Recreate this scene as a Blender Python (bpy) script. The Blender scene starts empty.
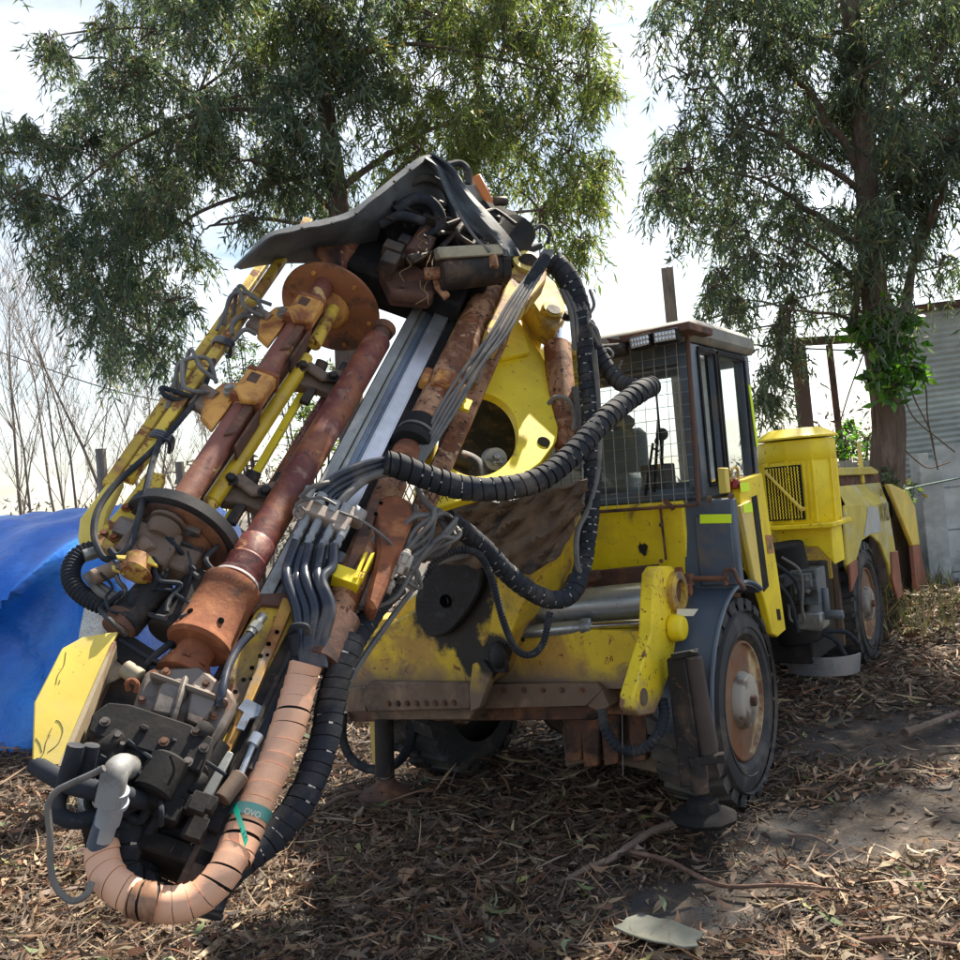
SUN_EL,SUN_AZ,SUN_E,SKY_S,EXPO=50,35,4.8,.06,1.42
import bpy, bmesh, math, random
import numpy as np
from mathutils import Vector, Matrix
random.seed(7); rng=np.random.default_rng(11)
R=math.radians
SC=bpy.context.scene; COL=SC.collection
# ------------------------------------------------------------------ camera model and survey helpers
F_=922.0; PITCH=R(1.0); ROLL=R(5.0)
CAM=np.array([0,0,1.7])
_cp,_sp=math.cos(PITCH),math.sin(PITCH); _cr,_sr=math.cos(ROLL),math.sin(ROLL)
FW=np.array([0,_cp,_sp]); _R0=np.array([1.,0,0]); _U0=np.array([0,-_sp,_cp])
CU=_U0*_cr+_R0*_sr; CR=_R0*_cr-_U0*_sr
def ray(px,py): return FW+(px-480)/F_*CR-(py-480)/F_*CU
def P(px,py,d): return CAM+d*ray(px,py)
def hit(px,py,o,n):
    r=ray(px,py); return CAM+((o-CAM)@n)/(r@n)*r
TH=R(34.0)   # heading of the machine
MU=np.array([math.sin(TH),math.cos(TH),0]); MV=np.array([-math.cos(TH),math.sin(TH),0]); MZ=np.array([0,0,1.])
MO=hit(757,803,np.zeros(3),MZ)
def M(u,v,z): return MO+u*MU+v*MV+z*MZ       # machine coordinates: back, across, up
def PV(px,py,v): return hit(px,py,M(0,v,0),MV)
def PU(px,py,u): return hit(px,py,M(u,0,0),MU)
MD=.242*CR+.675*CU+.697*FW; MD=MD/np.linalg.norm(MD)      # drill mast axis
MW=.941*CR-.337*CU; MW=MW-(MW@MD)*MD; MW=MW/np.linalg.norm(MW)
MN=np.cross(MD,MW); M0=P(150,800,2.7)
if MN@FW>0: MN=-MN
def X(s,w,n=0.0): return M0+s*MD+w*MW+n*MN   # mast coordinates: along, across, proud
def PM(px,py,off=0.0): return hit(px,py,M0+off*MN,MN)

# ------------------------------------------------------------------ materials
def new_mat(name):
    m=bpy.data.materials.new(name); m.use_nodes=True
    nt=m.node_tree; b=nt.nodes['Principled BSDF']; return m,nt,b
def nd(nt,t,**k):
    n=nt.nodes.new(t)
    for a,v in k.items(): setattr(n,a,v)
    return n
def mixc(nt,fac,a,b):
    m=nd(nt,'ShaderNodeMix',data_type='RGBA')
    nt.links.new(fac,m.inputs[0])
    for s,v in ((6,a),(7,b)):
        if isinstance(v,tuple): m.inputs[s].default_value=(*v,1)
        else: nt.links.new(v,m.inputs[s])
    return m.outputs[2]
def noise(nt,vec,scale,detail=6,rough=.6,dist=0):
    n=nd(nt,'ShaderNodeTexNoise'); n.inputs['Scale'].default_value=scale; n.inputs['Detail'].default_value=detail
    n.inputs['Roughness'].default_value=rough; n.inputs['Distortion'].default_value=dist
    nt.links.new(vec,n.inputs['Vector']); return n.outputs['Fac']
def ramp(nt,fac,lo,hi):
    n=nd(nt,'ShaderNodeMapRange'); n.inputs[1].default_value=lo; n.inputs[2].default_value=hi
    nt.links.new(fac,n.inputs[0]); return n.outputs[0]
def mat(name,col,layers=(),rough=.6,metal=0,bump=.25,bscale=45,bdist=.004,stretch=None,spec=.5,rvar=.15,var=.25):
    """paint or metal with worn layers: (colour, noise scale, lo, hi)"""
    m,nt,b=new_mat(name)
    tc=nd(nt,'ShaderNodeTexCoord'); vec=tc.outputs['Object']
    if stretch:
        mp=nd(nt,'ShaderNodeMapping'); mp.inputs['Scale'].default_value=stretch; nt.links.new(vec,mp.inputs[0]); svec=mp.outputs[0]
    else: svec=vec
    dark=tuple(c*(1-var) for c in col); lite=tuple(min(1,c*(1+var*.6)) for c in col)
    cur=mixc(nt,ramp(nt,noise(nt,vec,3.1,5),.3,.7),dark,lite)
    for i,(c,s,lo,hi) in enumerate(layers):
        f=ramp(nt,noise(nt,svec,s,8,.65,.4+i*.1),lo,hi)
        cc=mixc(nt,noise(nt,vec,s*4,4),tuple(x*.7 for x in c),tuple(min(1,x*1.25) for x in c))
        cur=mixc(nt,f,cur,cc)
    nt.links.new(cur,b.inputs['Base Color'])
    rn=nd(nt,'ShaderNodeMapRange'); rn.inputs[3].default_value=max(.05,rough-rvar); rn.inputs[4].default_value=min(1,rough+rvar)
    nt.links.new(noise(nt,vec,9,6),rn.inputs[0]); nt.links.new(rn.outputs[0],b.inputs['Roughness'])
    b.inputs['Metallic'].default_value=metal; b.inputs['Specular IOR Level'].default_value=spec
    if bump:
        bn=nd(nt,'ShaderNodeBump'); bn.inputs['Strength'].default_value=bump; bn.inputs['Distance'].default_value=bdist
        nt.links.new(noise(nt,svec,bscale,8,.7),bn.inputs['Height']); nt.links.new(bn.outputs[0],b.inputs['Normal'])
    return m
def stain(m,spots,col,amp=.5,scale=7,low=None):
    """grease or mud that lies on the paint: spots = (point in object coordinates, radius); low = (height, depth) for splashed mud"""
    nt=m.node_tree; b=nt.nodes['Principled BSDF']; cur=b.inputs['Base Color'].links[0].from_socket; tc=nd(nt,'ShaderNodeTexCoord'); vec=tc.outputs['Object']
    nz=noise(nt,vec,scale,8,.7)
    def add(f):
        nonlocal cur
        cur=mixc(nt,f,cur,col)
    for p,r in spots:
        d=nd(nt,'ShaderNodeVectorMath',operation='DISTANCE'); nt.links.new(vec,d.inputs[0]); d.inputs[1].default_value=tuple(float(x) for x in p)
        q=nd(nt,'ShaderNodeMath',operation='MULTIPLY_ADD'); nt.links.new(nz,q.inputs[0]); q.inputs[1].default_value=-r*amp*2; nt.links.new(d.outputs['Value'],q.inputs[2])
        add(ramp(nt,q.outputs[0],r*(1-amp)*1.0,r*(1-amp)*.55))
    if low:
        sx=nd(nt,'ShaderNodeSeparateXYZ'); nt.links.new(vec,sx.inputs[0]); q=nd(nt,'ShaderNodeMath',operation='MULTIPLY_ADD'); nt.links.new(nz,q.inputs[0]); q.inputs[1].default_value=-low[1]*1.6; nt.links.new(sx.outputs[2],q.inputs[2])
        add(ramp(nt,q.outputs[0],low[0],low[0]-low[1]))
    nt.links.new(cur,b.inputs['Base Color']); return m
RUST=(.20,.065,.022); DIRT=(.13,.09,.06); GREASE=(.012,.011,.012); DUST=(.28,.22,.16)
YEL=(.93,.69,.014)
M_yel=mat('yellow_paint',YEL,[((.55,.36,.05),2.2,.55,.8),(DIRT,5,.64,.76),(RUST,26,.64,.68),((.10,.05,.02),60,.66,.70)],rough=.5,bump=.15)
M_yeld=mat('dirty_yellow_paint',(.70,.48,.03),[((.40,.25,.07),3,.42,.60),((.15,.105,.07),4,.50,.62),((.035,.028,.022),2.3,.58,.68),(RUST,22,.60,.66),(GREASE,45,.64,.69)],rough=.6)
M_yelp=mat('faded_yellow_paint',(.78,.60,.10),[((.62,.50,.22),2,.45,.7),((.25,.18,.04),30,.66,.70)],rough=.55,bump=.12)
M_yelb=mat('chipped_yellow_bar_paint',(.72,.52,.07),[((.34,.17,.06),3.5,.45,.60),(RUST,12,.54,.60),(GREASE,30,.62,.68)],rough=.65)
M_org=mat('rusty_orange_paint',(.66,.33,.08),[((.26,.09,.03),6,.44,.58),((.07,.035,.02),12,.60,.70)],rough=.7,bump=.4)
M_rust=mat('rust',(.23,.075,.032),[((.38,.15,.06),8,.50,.68),((.07,.035,.025),6,.52,.68)],rough=.85,bump=.6,bscale=60)
M_rustd=mat('dark_rust',(.11,.055,.04),[((.26,.11,.05),7,.5,.68),(GREASE,4,.52,.66)],rough=.8,bump=.5)
M_rustpipe=mat('rusty_brown_paint',(.46,.25,.14),[((.17,.065,.03),5,.46,.58),((.60,.42,.28),13,.60,.66),(GREASE,34,.57,.63),(RUST,11,.52,.60)],rough=.7,bump=.5)
M_maroon=mat('maroon_oxide_paint',(.14,.028,.024),[((.26,.085,.03),4,.46,.60),((.25,.13,.10),15,.56,.64),((.05,.02,.02),28,.57,.64),((.40,.20,.08),8,.63,.68)],rough=.55,bump=.5,bscale=35)
M_pipe=mat('flaked_oxide_pipe_paint',(.20,.07,.05),[((.32,.14,.07),6,.5,.66),((.62,.42,.18),4.4,.56,.575),((.07,.035,.03),11,.60,.70)],rough=.6,bump=.4)
M_dark=mat('greasy_black_iron',(.020,.019,.021),[((.10,.07,.05),5,.48,.68),((.20,.11,.06),14,.58,.70)],rough=.65,bump=.5,spec=.35)
M_black=mat('black_iron',(.010,.010,.012),[((.045,.036,.03),5,.5,.75)],rough=.8,bump=.4,spec=.3)
M_cast=mat('oily_cast_iron',(.19,.165,.15),[((.20,.10,.06),6,.5,.66),(GREASE,3,.5,.66),((.25,.24,.24),9,.60,.72)],rough=.45,metal=.3,bump=.4)
M_steel=mat('galvanised_steel',(.30,.31,.30),[((.15,.14,.12),6,.5,.7),((.48,.47,.42),3,.55,.7)],rough=.45,metal=.6)
M_alu=mat('bright_aluminium',(.62,.64,.68),[((.42,.43,.46),3,.5,.8)],rough=.32,metal=.85,bump=.05,stretch=(1,1,.3))
M_alub=mat('dull_aluminium',(.16,.20,.26),[((.09,.09,.10),4,.5,.7)],rough=.4,metal=.6,bump=.08)
M_chrome=mat('chrome',(.72,.74,.78),[((.35,.33,.30),9,.6,.75)],rough=.15,metal=1,bump=.03,rvar=.08)
M_tube=mat('worn_grey_steel_tube',(.44,.49,.56),[((.12,.12,.13),4,.5,.7),((.25,.17,.10),10,.62,.7)],rough=.3,metal=.7,bump=.1)
M_hose=mat('black_rubber_hose',(.020,.025,.036),[((.11,.10,.09),5,.50,.75),((.16,.13,.10),14,.62,.74)],rough=.8,bump=.35,bscale=90,bdist=.003,spec=.3)
M_hoseb=mat('glossy_blue_black_hose',(.022,.030,.05),[((.12,.11,.10),5,.52,.72)],rough=.28,bump=.08)
M_hoseg=mat('dusty_grey_hose',(.15,.145,.14),[((.05,.05,.06),7,.5,.7),((.30,.26,.21),5,.58,.75)],rough=.6,bump=.3)
M_fleck=mat('pale_thread_glint',(.42,.41,.39),rough=.9)  # pale flecks: thread, with glints painted into the colour
M_peach=mat('peach_leather_wrap',(.74,.43,.29),[((.50,.26,.15),5,.5,.75),((.16,.08,.05),3.2,.66,.76)],rough=.6,bump=.2,var=.12)
M_peachd=mat('oil_soaked_wrap',(.36,.19,.11),[((.07,.045,.035),5,.45,.6)],rough=.45,bump=.2)
M_green=mat('green_tape',(.0,.30,.21),[((.05,.16,.14),9,.58,.7)],rough=.4,bump=.05)
M_greend=mat('faded_green_tape',(.05,.20,.20),[((.10,.12,.14),9,.5,.7)],rough=.4,bump=.05)
M_white=mat('white_print',(.75,.75,.72),rough=.6,bump=0)
M_pvc=mat('grey_pvc',(.26,.29,.33),[((.42,.43,.43),7,.5,.7),((.15,.14,.14),5,.6,.75)],rough=.6)
M_cab=mat('slate_blue_cab_paint',(.075,.105,.15),[((.15,.13,.11),5,.52,.7),((.20,.20,.20),22,.66,.72),(RUST,12,.66,.70)],rough=.42,bump=.1)
M_roofm=mat('weathered_grey_roof_paint',(.22,.22,.20),[((.33,.28,.20),4,.5,.7),((.10,.08,.06),8,.56,.7)],rough=.65)
M_fender=mat('slate_fender_paint',(.065,.09,.135),[((.15,.125,.10),3.6,.5,.68),((.25,.25,.26),25,.68,.73)],rough=.36,bump=.1)
M_brown=mat('dusty_brown_steel',(.16,.11,.08),[((.28,.20,.14),4,.5,.7),((.06,.05,.045),6,.52,.68)],rough=.75,bump=.4)
M_tyre=mat('dusty_tyre_rubber',(.032,.034,.04),[((.14,.12,.10),2.6,.46,.68),((.20,.18,.16),9,.60,.75)],rough=.75,bump=.4,bscale=30)
M_rim=mat('rusty_cream_rim_paint',(.20,.115,.07),[((.50,.38,.22),3,.5,.6),(RUST,5,.5,.62)],rough=.6)
M_hub=mat('weathered_grey_hub_paint',(.34,.32,.28),[((.12,.09,.07),5,.5,.62)],rough=.6)
M_flap=mat('red_brown_mudguard',(.30,.11,.065),[((.18,.08,.06),4,.5,.7)],rough=.7)
M_hole=mat('dark_hole',(.003,.003,.003),rough=.95,bump=0,spec=.05)  # near-black discs paint the shade inside the holes
M_hi=mat('fluorescent_yellow_sticker',(.72,.98,.02),rough=.5,bump=0,var=.03)
M_red=mat('red_lens',(.25,.01,.02),rough=.25,bump=0)
M_lens=mat('lamp_lens',(.70,.71,.68),[((.38,.38,.38),60,.5,.6)],rough=.3,bump=.3,bscale=120)
M_skirt=mat('muddy_rubber_skirt',(.12,.085,.062),[((.24,.16,.10),3,.48,.66),((.04,.035,.035),4,.54,.66)],rough=.85,bump=.6,bscale=30,bdist=.008)
M_grime=mat('black_tar_grime',(.010,.011,.015),[((.035,.04,.05),14,.55,.7)],rough=.6,bump=.9,bscale=55,bdist=.01)
M_canopy=mat('black_rubber_sheet',(.085,.10,.115),[((.16,.18,.20),3,.46,.7),((.05,.04,.035),9,.55,.7)],rough=.72,bump=.25)
M_hood=mat('faded_hood_paint',(.66,.53,.08),[((.60,.56,.38),2.5,.5,.62),((.45,.38,.10),4,.5,.7)],rough=.42,bump=.08)
M_ghost=mat('bleached_paint_patch',(.45,.47,.46),[((.60,.52,.20),6,.55,.7)],rough=.5,bump=.05)
M_olive=mat('olive_marking_paint',(.16,.14,.05),rough=.7,bump=0)
M_warn=mat('orange_warning_sticker',(.42,.20,.07),[((.20,.10,.06),30,.5,.65)],rough=.6,bump=0)
M_seat=mat('grey_seat_cloth',(.16,.19,.21),rough=.9)
M_wood=mat('weathered_wood',(.22,.18,.14),[((.13,.10,.08),6,.5,.65)],rough=.9,stretch=(8,8,.7),bump=.5)
def glass_mat():
    m,nt,b=new_mat('dusty_window_glass')
    out=nt.nodes['Material Output']
    tr=nd(nt,'ShaderNodeBsdfTransparent'); tr.inputs[0].default_value=(.90,.95,.95,1)
    gl=nd(nt,'ShaderNodeBsdfGlossy'); gl.inputs['Roughness'].default_value=.06
    df=nd(nt,'ShaderNodeBsdfDiffuse'); df.inputs[0].default_value=(.42,.46,.47,1)
    tc=nd(nt,'ShaderNodeTexCoord'); fr=nd(nt,'ShaderNodeFresnel'); fr.inputs[0].default_value=1.5
    m1=nd(nt,'ShaderNodeMixShader'); m2=nd(nt,'ShaderNodeMixShader')
    f=ramp(nt,noise(nt,tc.outputs['Object'],3,7,.7),.3,2.4)
    nt.links.new(f,m1.inputs[0]); nt.links.new(tr.outputs[0],m1.inputs[1]); nt.links.new(df.outputs[0],m1.inputs[2])
    nt.links.new(fr.outputs[0],m2.inputs[0]); nt.links.new(m1.outputs[0],m2.inputs[1]); nt.links.new(gl.outputs[0],m2.inputs[2])
    nt.links.new(m2.outputs[0],out.inputs[0]); return m
M_glass=glass_mat()

# ------------------------------------------------------------------ mesh builder
def V(a): return Vector((float(a[0]),float(a[1]),float(a[2])))
def spline(pts,n=8):
    pts=[np.array(p,float) for p in pts]
    if len(pts)<3: return pts
    e=[2*pts[0]-pts[1]]+pts+[2*pts[-1]-pts[-2]]; out=[]
    for i in range(1,len(e)-2):
        a,b,c,d=e[i-1:i+3]
        for k in range(n):
            t=k/n; out.append(.5*(2*b+(c-a)*t+(2*a-5*b+4*c-d)*t*t+(3*b-a-3*c+d)*t**3))
    out.append(pts[-1]); return out
def rough_poly(pts,n=60,amp=1.2,seed=0):
    """outline resampled and roughened, for torn or smeared edges"""
    pts=[np.array(p,float) for p in pts]; pts=pts+[pts[0]]; acc=[0]
    for a,c in zip(pts,pts[1:]): acc.append(acc[-1]+np.linalg.norm(c-a))
    arr=np.array(pts); rd=random.Random(seed); q=np.linspace(0,acc[-1],n+1)[:-1]; out=[(float(np.interp(t,acc,arr[:,0])),float(np.interp(t,acc,arr[:,1]))) for t in q]
    return [(x+rd.uniform(-amp,amp),y+rd.uniform(-amp,amp)) for x,y in out]
class B:
    def __init__(s): s.bm=bmesh.new()
    def prism(s,pts,vec,mi=0):
        vec=V(vec); a=[s.bm.verts.new(V(p)) for p in pts]; b=[s.bm.verts.new(V(p)+vec) for p in pts]; n=len(pts)
        fs=[s.bm.faces.new(a),s.bm.faces.new(b[::-1])]
        for i in range(n): fs.append(s.bm.faces.new([a[i],b[i],b[(i+1)%n],a[(i+1)%n]]))
        for f in fs: f.material_index=mi
        return s
    def ring_prism(s,pts,hole,vec):
        """plate with one hole: outline and hole have the same number of points"""
        vec=V(vec); n=len(pts)
        q=[[s.bm.verts.new(V(p)+o) for p in ring] for ring in (pts,hole) for o in (Vector((0,0,0)),vec)]
        a,a2,h,h2=q
        for i in range(n):
            j=(i+1)%n
            s.bm.faces.new([a[i],a[j],h[j],h[i]]); s.bm.faces.new([a2[j],a2[i],h2[i],h2[j]])
            s.bm.faces.new([a[j],a[i],a2[i],a2[j]]); s.bm.faces.new([h[i],h[j],h2[j],h2[i]])
        return s
    def box(s,c,ax,ay,az,mi=0):
        """c centre; ax, ay, az half-extent vectors"""
        c,ax,ay,az=V(c),V(ax),V(ay),V(az)
        return s.prism([c-ax-ay-az,c+ax-ay-az,c+ax+ay-az,c-ax+ay-az],az*2,mi)
    def bar(s,a,b,w,h,up=(0,0,1)):
        a,b=V(a),V(b); d=(b-a).normalized(); up=V(up); x=d.cross(up)
        if x.length<1e-4: x=d.orthogonal()
        x.normalize(); y=x.cross(d).normalized()
        return s.prism([a-x*w/2-y*h/2,a+x*w/2-y*h/2,a+x*w/2+y*h/2,a-x*w/2+y*h/2],b-a)
    def lathe(s,a,d,prof,n=28,cap=True,mi=0):
        a=V(a); d=V(d).normalized(); x=d.orthogonal().normalized(); y=d.cross(x); rings=[]
        for t,r in prof:
            rings.append([s.bm.verts.new(a+d*t+(x*math.cos(2*math.pi*k/n)+y*math.sin(2*math.pi*k/n))*r) for k in range(n)])
        for p,q in zip(rings,rings[1:]):
            for k in range(n):
                f=s.bm.faces.new([p[k],p[(k+1)%n],q[(k+1)%n],q[k]]); f.material_index=mi
        if cap:
            s.bm.faces.new(rings[0][::-1]); s.bm.faces.new(rings[-1])
        return s
    def cyl(s,a,b,r,r2=None,n=24,ch=.0):
        a,b=V(a),V(b); L=(b-a).length; r2=r if r2 is None else r2
        if ch: pr=[(0,r-ch),(ch,r),(L-ch,r2),(L,r2-ch)]
        else: pr=[(0,r),(L,r2)]
        return s.lathe(a,b-a,pr,n)
    def tube(s,pts,r,n=10,cap=True,fn=None,mi=0,mfn=None):
        """r radius or list; fn(s_len, ang)->radius factor"""
        pts=[V(p) for p in pts]; N=len(pts); t0=(pts[1]-pts[0]).normalized(); x=t0.orthogonal().normalized(); rings=[]; L=0
        for i,p in enumerate(pts):
            t=(pts[min(i+1,N-1)]-pts[max(i-1,0)]).normalized()
            x=(x-t*x.dot(t)).normalized(); y=t.cross(x)
            if i: L+=(p-pts[i-1]).length
            rr=r[i] if hasattr(r,'__len__') else r
            ring=[]
            for k in range(n):
                a=2*math.pi*k/n; f=fn(L,a) if fn else 1
                ring.append(s.bm.verts.new(p+(x*math.cos(a)+y*math.sin(a))*rr*f))
            rings.append((ring,L))
        for (p,l1),(q,l2) in zip(rings,rings[1:]):
            for k in range(n):
                f=s.bm.faces.new([p[k],p[(k+1)%n],q[(k+1)%n],q[k]])
                f.material_index=mfn((l1+l2)/2,2*math.pi*(k+.5)/n) if mfn else mi
        if cap: s.bm.faces.new(rings[0][0][::-1]); s.bm.faces.new(rings[-1][0])
        return s
    def hose(s,pts,r,n=10,k=8): return s.tube(spline(pts,k),r,n)
    def wrap(s,pts,r,pitch=.035,n=20,gap=.12,depth=.07,flecks=.5,seed=1,step=.05,wide=.0,m=8):
        """hose with a strip wound helically round it: dark core (2), overlapping turns (0), flecks of thread and painted glints in the gaps (1)"""
        rd=random.Random(seed); sp=spline(pts,24); ph=[rd.uniform(0,6) for _ in range(6)]
        sp=[p+.0035*np.array([math.sin(i*.07+ph[0]),math.sin(i*.06+ph[2]),math.sin(i*.065+ph[4])]) for i,p in enumerate(sp)]; acc=[0]
        for a,b in zip(sp,sp[1:]): acc.append(acc[-1]+np.linalg.norm(b-a))
        tot=acc[-1]; arr=np.array(sp)
        def at(L): return np.array([np.interp(L,acc,arr[:,i]) for i in range(3)])
        turns=int(tot/pitch)+1; K=turns+2
        jit=[rd.uniform(-.19,.19)*pitch for _ in range(K+2)]; wd=[rd.uniform(.965,1.04) for _ in range(K+2)]; gp=[gap*rd.uniform(.6,1.5)+(wide if rd.random()<.22 else 0) for _ in range(K+2)]
        s.tube([at(q) for q in np.linspace(0,tot,max(6,int(tot/.02)))],r*(1-depth),14,True,None,2)
        # frame along the path
        Q=400; ls=np.linspace(0,tot,Q+1); P_=[V(at(l)) for l in ls]; t0=(P_[1]-P_[0]).normalized(); x=t0.orthogonal().normalized(); fr=[]
        for i in range(Q+1):
            t=(P_[min(i+1,Q)]-P_[max(i-1,0)]).normalized(); x=(x-t*x.dot(t)).normalized(); fr.append((x.copy(),t.cross(x)))
        def pt(L,a,rr):
            L=min(max(L,0),tot); i=min(Q,int(L/tot*Q)); X_,Y_=fr[i]; return V(at(L))+(X_*math.cos(a)+Y_*math.sin(a))*rr
        prof=[(0,.975),(.015,1+step),(.12,1+step*.9),(.45,1+step*.35),(.8,1.0),(1,.985)]
        for c in range(-1,turns+1):
            ci=c+1; prev=None
            for k in range(n+1):
                a=2*math.pi*k/n; f=k/n
                jj=jit[ci]*(1-f)+jit[ci+1]*f if ci+1<len(jit) else 0; ww=wd[ci]*(1-f)+wd[min(ci+1,K+1)]*f; g=gp[ci]*(1-f)+gp[min(ci+1,K+1)]*f
                j2=jit[min(ci+1,K+1)]*(1-f)+jit[min(ci+2,K+1)]*f
                La=(c+f)*pitch+jj; Lb=(c+1+f)*pitch+j2-g*pitch
                row=[s.bm.verts.new(pt(La+(Lb-La)*t,a,r*q*ww)) for t,q in prof]
                if prev and La<tot and Lb>0:
                    for u in range(len(row)-1): s.bm.faces.new([prev[u],prev[u+1],row[u+1],row[u]]).material_index=0
                if prev and rd.random()<flecks*.55 and 0<Lb<tot-pitch*.3:
                    a0=a-2*math.pi/n*rd.uniform(.5,1.8); q=[pt(Lb-.0005,a0,r*1.004*ww),pt(Lb-.0005,a,r*1.004*ww),pt(Lb+g*pitch*.9+.001,a,r*1.004*ww),pt(Lb+g*pitch*.9+.001,a0,r*1.004*ww)]
                    s.bm.faces.new([s.bm.verts.new(z) for z in q]).material_index=1
                prev=row
        loose=[v for v in s.bm.verts if not v.link_faces]
        for v in loose: s.bm.verts.remove(v)
        return s
    def corr(s,pts,r,pitch=.012,n=12,amp=.12):
        sp=spline(pts,24); acc=[0]
        for a,b in zip(sp,sp[1:]): acc.append(acc[-1]+np.linalg.norm(b-a))
        tot=acc[-1]; m=int(tot/(pitch/4)); arr=np.array(sp); q=np.linspace(0,tot,m+1)
        pts2=np.stack([np.interp(q,acc,arr[:,i]) for i in range(3)],1)
        return s.tube(pts2,r,n,True,lambda L,a:1+amp*math.sin(2*math.pi*L/pitch))
    def bolt(s,p,d,r=.014,h=.01):
        d=V(d).normalized(); s.lathe(V(p),d,[(0,r*1.5),(h*.25,r*1.5)],12); return s.lathe(V(p)+d*h*.25,d,[(0,r),(h,r)],6)
    def sphere(s,c,r,sc=(1,1,1),seg=16):
        bmesh.ops.create_uvsphere(s.bm,u_segments=seg,v_segments=max(6,seg//2),radius=r,matrix=Matrix.Translation(V(c))@Matrix.Diagonal((*sc,1))); return s
    def grid(s,rows,thick=0):
        vs=[[s.bm.verts.new(V(p)) for p in r] for r in rows]; fs=[]
        for a,b in zip(vs,vs[1:]):
            for i in range(len(a)-1): fs.append(s.bm.faces.new([a[i],a[i+1],b[i+1],b[i]]))
        if thick:
            s.bm.normal_update(); bmesh.ops.solidify(s.bm,geom=fs,thickness=thick)
        return s
SPLIT={'tube_coupling','jack_bracket','filter_fitting','bolt_head','bolt_hole','hydraulic_motor','hanging_bracket','hose_fitting','yellow_tab','grease_hole','canopy_bolt','cable_tie','gripper_pin','head_fittings','valve_cluster','indexing_fittings','scratch','reflector','reflective_sticker','vertical_rib','dry_straw','thin_wire','ivy_stem','gusset_plate','tarred_patch','guide_bar'}
def clusters(bm,tol):
    """loose pieces of a mesh, those lying within tol of each other taken together"""
    seen=set(); comps=[]
    for v in bm.verts:
        if v in seen: continue
        st=[v]; seen.add(v); c=[]
        while st:
            q=st.pop(); c.append(q)
            for e in q.link_edges:
                o=e.other_vert(q)
                if o not in seen: seen.add(o); st.append(o)
        comps.append((sum((w.co for w in c),Vector())/len(c),c))
    out=[]
    for cen,c in comps:
        for o in out:
            if (o[0]-cen).length<tol: o[1].extend(c); break
        else: out.append([cen,list(c)])
    return [o[1] for o in out]
def part(name,b,m,parent=None,bev=0,label=None,smooth=38,loc=None):
    """link builder b as ONE mesh object; its points are world points, the object sits at its parent's origin.
    Bolts, hoses and the like that were collected in one builder become one object each."""
    bm=b.bm
    if parent is not None and (name in SPLIT or name.endswith('hose') or name.endswith('hose_line') or name.endswith('cable')):
        cs=clusters(bm,.004 if 'hose' in name and 'fitting' not in name else .022)
        if len(cs)>1:
            first=None
            for c in cs:
                nb_=B(); mp={v:nb_.bm.verts.new(v.co) for v in c}; fset={f for v in c for f in v.link_faces}
                for f in fset:
                    nf=nb_.bm.faces.new([mp[v] for v in f.verts]); nf.material_index=f.material_index
                o=_part(name,nb_,m,parent,bev,label,smooth,loc); first=first or o
            bm.free(); return first
    return _part(name,b,m,parent,bev,label,smooth,loc)
def _part(name,b,m,parent=None,bev=0,label=None,smooth=38,loc=None):
    bm=b.bm
    bmesh.ops.recalc_face_normals(bm,faces=bm.faces)
    if bev:
        es=[e for e in bm.edges if len(e.link_faces)==2 and e.calc_face_angle(0)>R(28)]
        bmesh.ops.bevel(bm,geom=es,offset=bev,segments=1,affect='EDGES',clamp_overlap=True,material=-1)
    o0=Vector(parent.get('_org',(0,0,0))) if parent else (V(loc) if loc is not None else Vector((0,0,0)))
    for v in bm.verts: v.co-=o0
    me=bpy.data.meshes.new(name); bm.to_mesh(me); bm.free()
    for p in me.polygons: p.use_smooth=True
    me.set_sharp_from_angle(angle=R(smooth))
    for mm in (m if isinstance(m,(list,tuple)) else [m]): me.materials.append(mm)
    o=bpy.data.objects.new(name,me); COL.objects.link(o)
    if parent: o.parent=parent; o['_org']=list(o0)
    else: o.location=o0; o['_org']=list(o0)
    if label: o['label']=label
    return o
def tag(o,label=None,cat=None,group=None,kind=None):
    if label: o['label']=label
    if cat: o['category']=cat
    if group: o['group']=group
    if kind: o['kind']=kind
    return o
def thing(name,loc,label,cat,group=None):
    o=bpy.data.objects.new(name,None); COL.objects.link(o); o.location=V(loc); o['_org']=[float(x) for x in loc]
    return tag(o,label,cat,group)
def text_mesh(name,txt,org,xd,yd,size,m,parent,squeeze=1.0,depth=.001,bold=0):
    """lettering laid on a surface: org lower left, xd reading direction, yd up"""
    cu=bpy.data.curves.new(name,'FONT'); cu.body=txt; cu.size=1; cu.extrude=.0; cu.offset=bold
    to=bpy.data.objects.new(name+'_tmp',cu); COL.objects.link(to); dg=bpy.context.evaluated_depsgraph_get(); dg.update()
    me=bpy.data.meshes.new_from_object(to.evaluated_get(dg)); bpy.data.objects.remove(to); 
    org=np.array(org,float); xd=np.array(xd)/np.linalg.norm(xd); yd=np.array(yd)/np.linalg.norm(yd); nn=np.cross(xd,yd); o0=np.array(parent['_org'])
    for v in me.vertices:
        p=org+xd*v.co.x*size*squeeze+yd*v.co.y*size+nn*depth-o0; v.co=Vector(p)
    me.materials.clear(); me.materials.append(m)
    o=bpy.data.objects.new(name,me); COL.objects.link(o); o.parent=parent; o['_org']=list(parent['_org']); return o
# ================================================================== THE DRILLING RIG
rig=thing('mining_drill_rig',M(1.5,1.0,0),'yellow mining drill rig with slanted rusty mast, wrapped hoses and caged cab','drilling machine')
WR=[None]
def prV(px,v,th,**k):  # outline traced on a plane parallel to the machine's side
    return B().prism([PV(x,y,v) for x,y in px],MV*th)
def prU(px,u,th): return B().prism([PU(x,y,u) for x,y in px],MU*th)
def prM(px,off,th): return B().prism([PM(x,y,off) for x,y in px],-MN*th)
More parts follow.
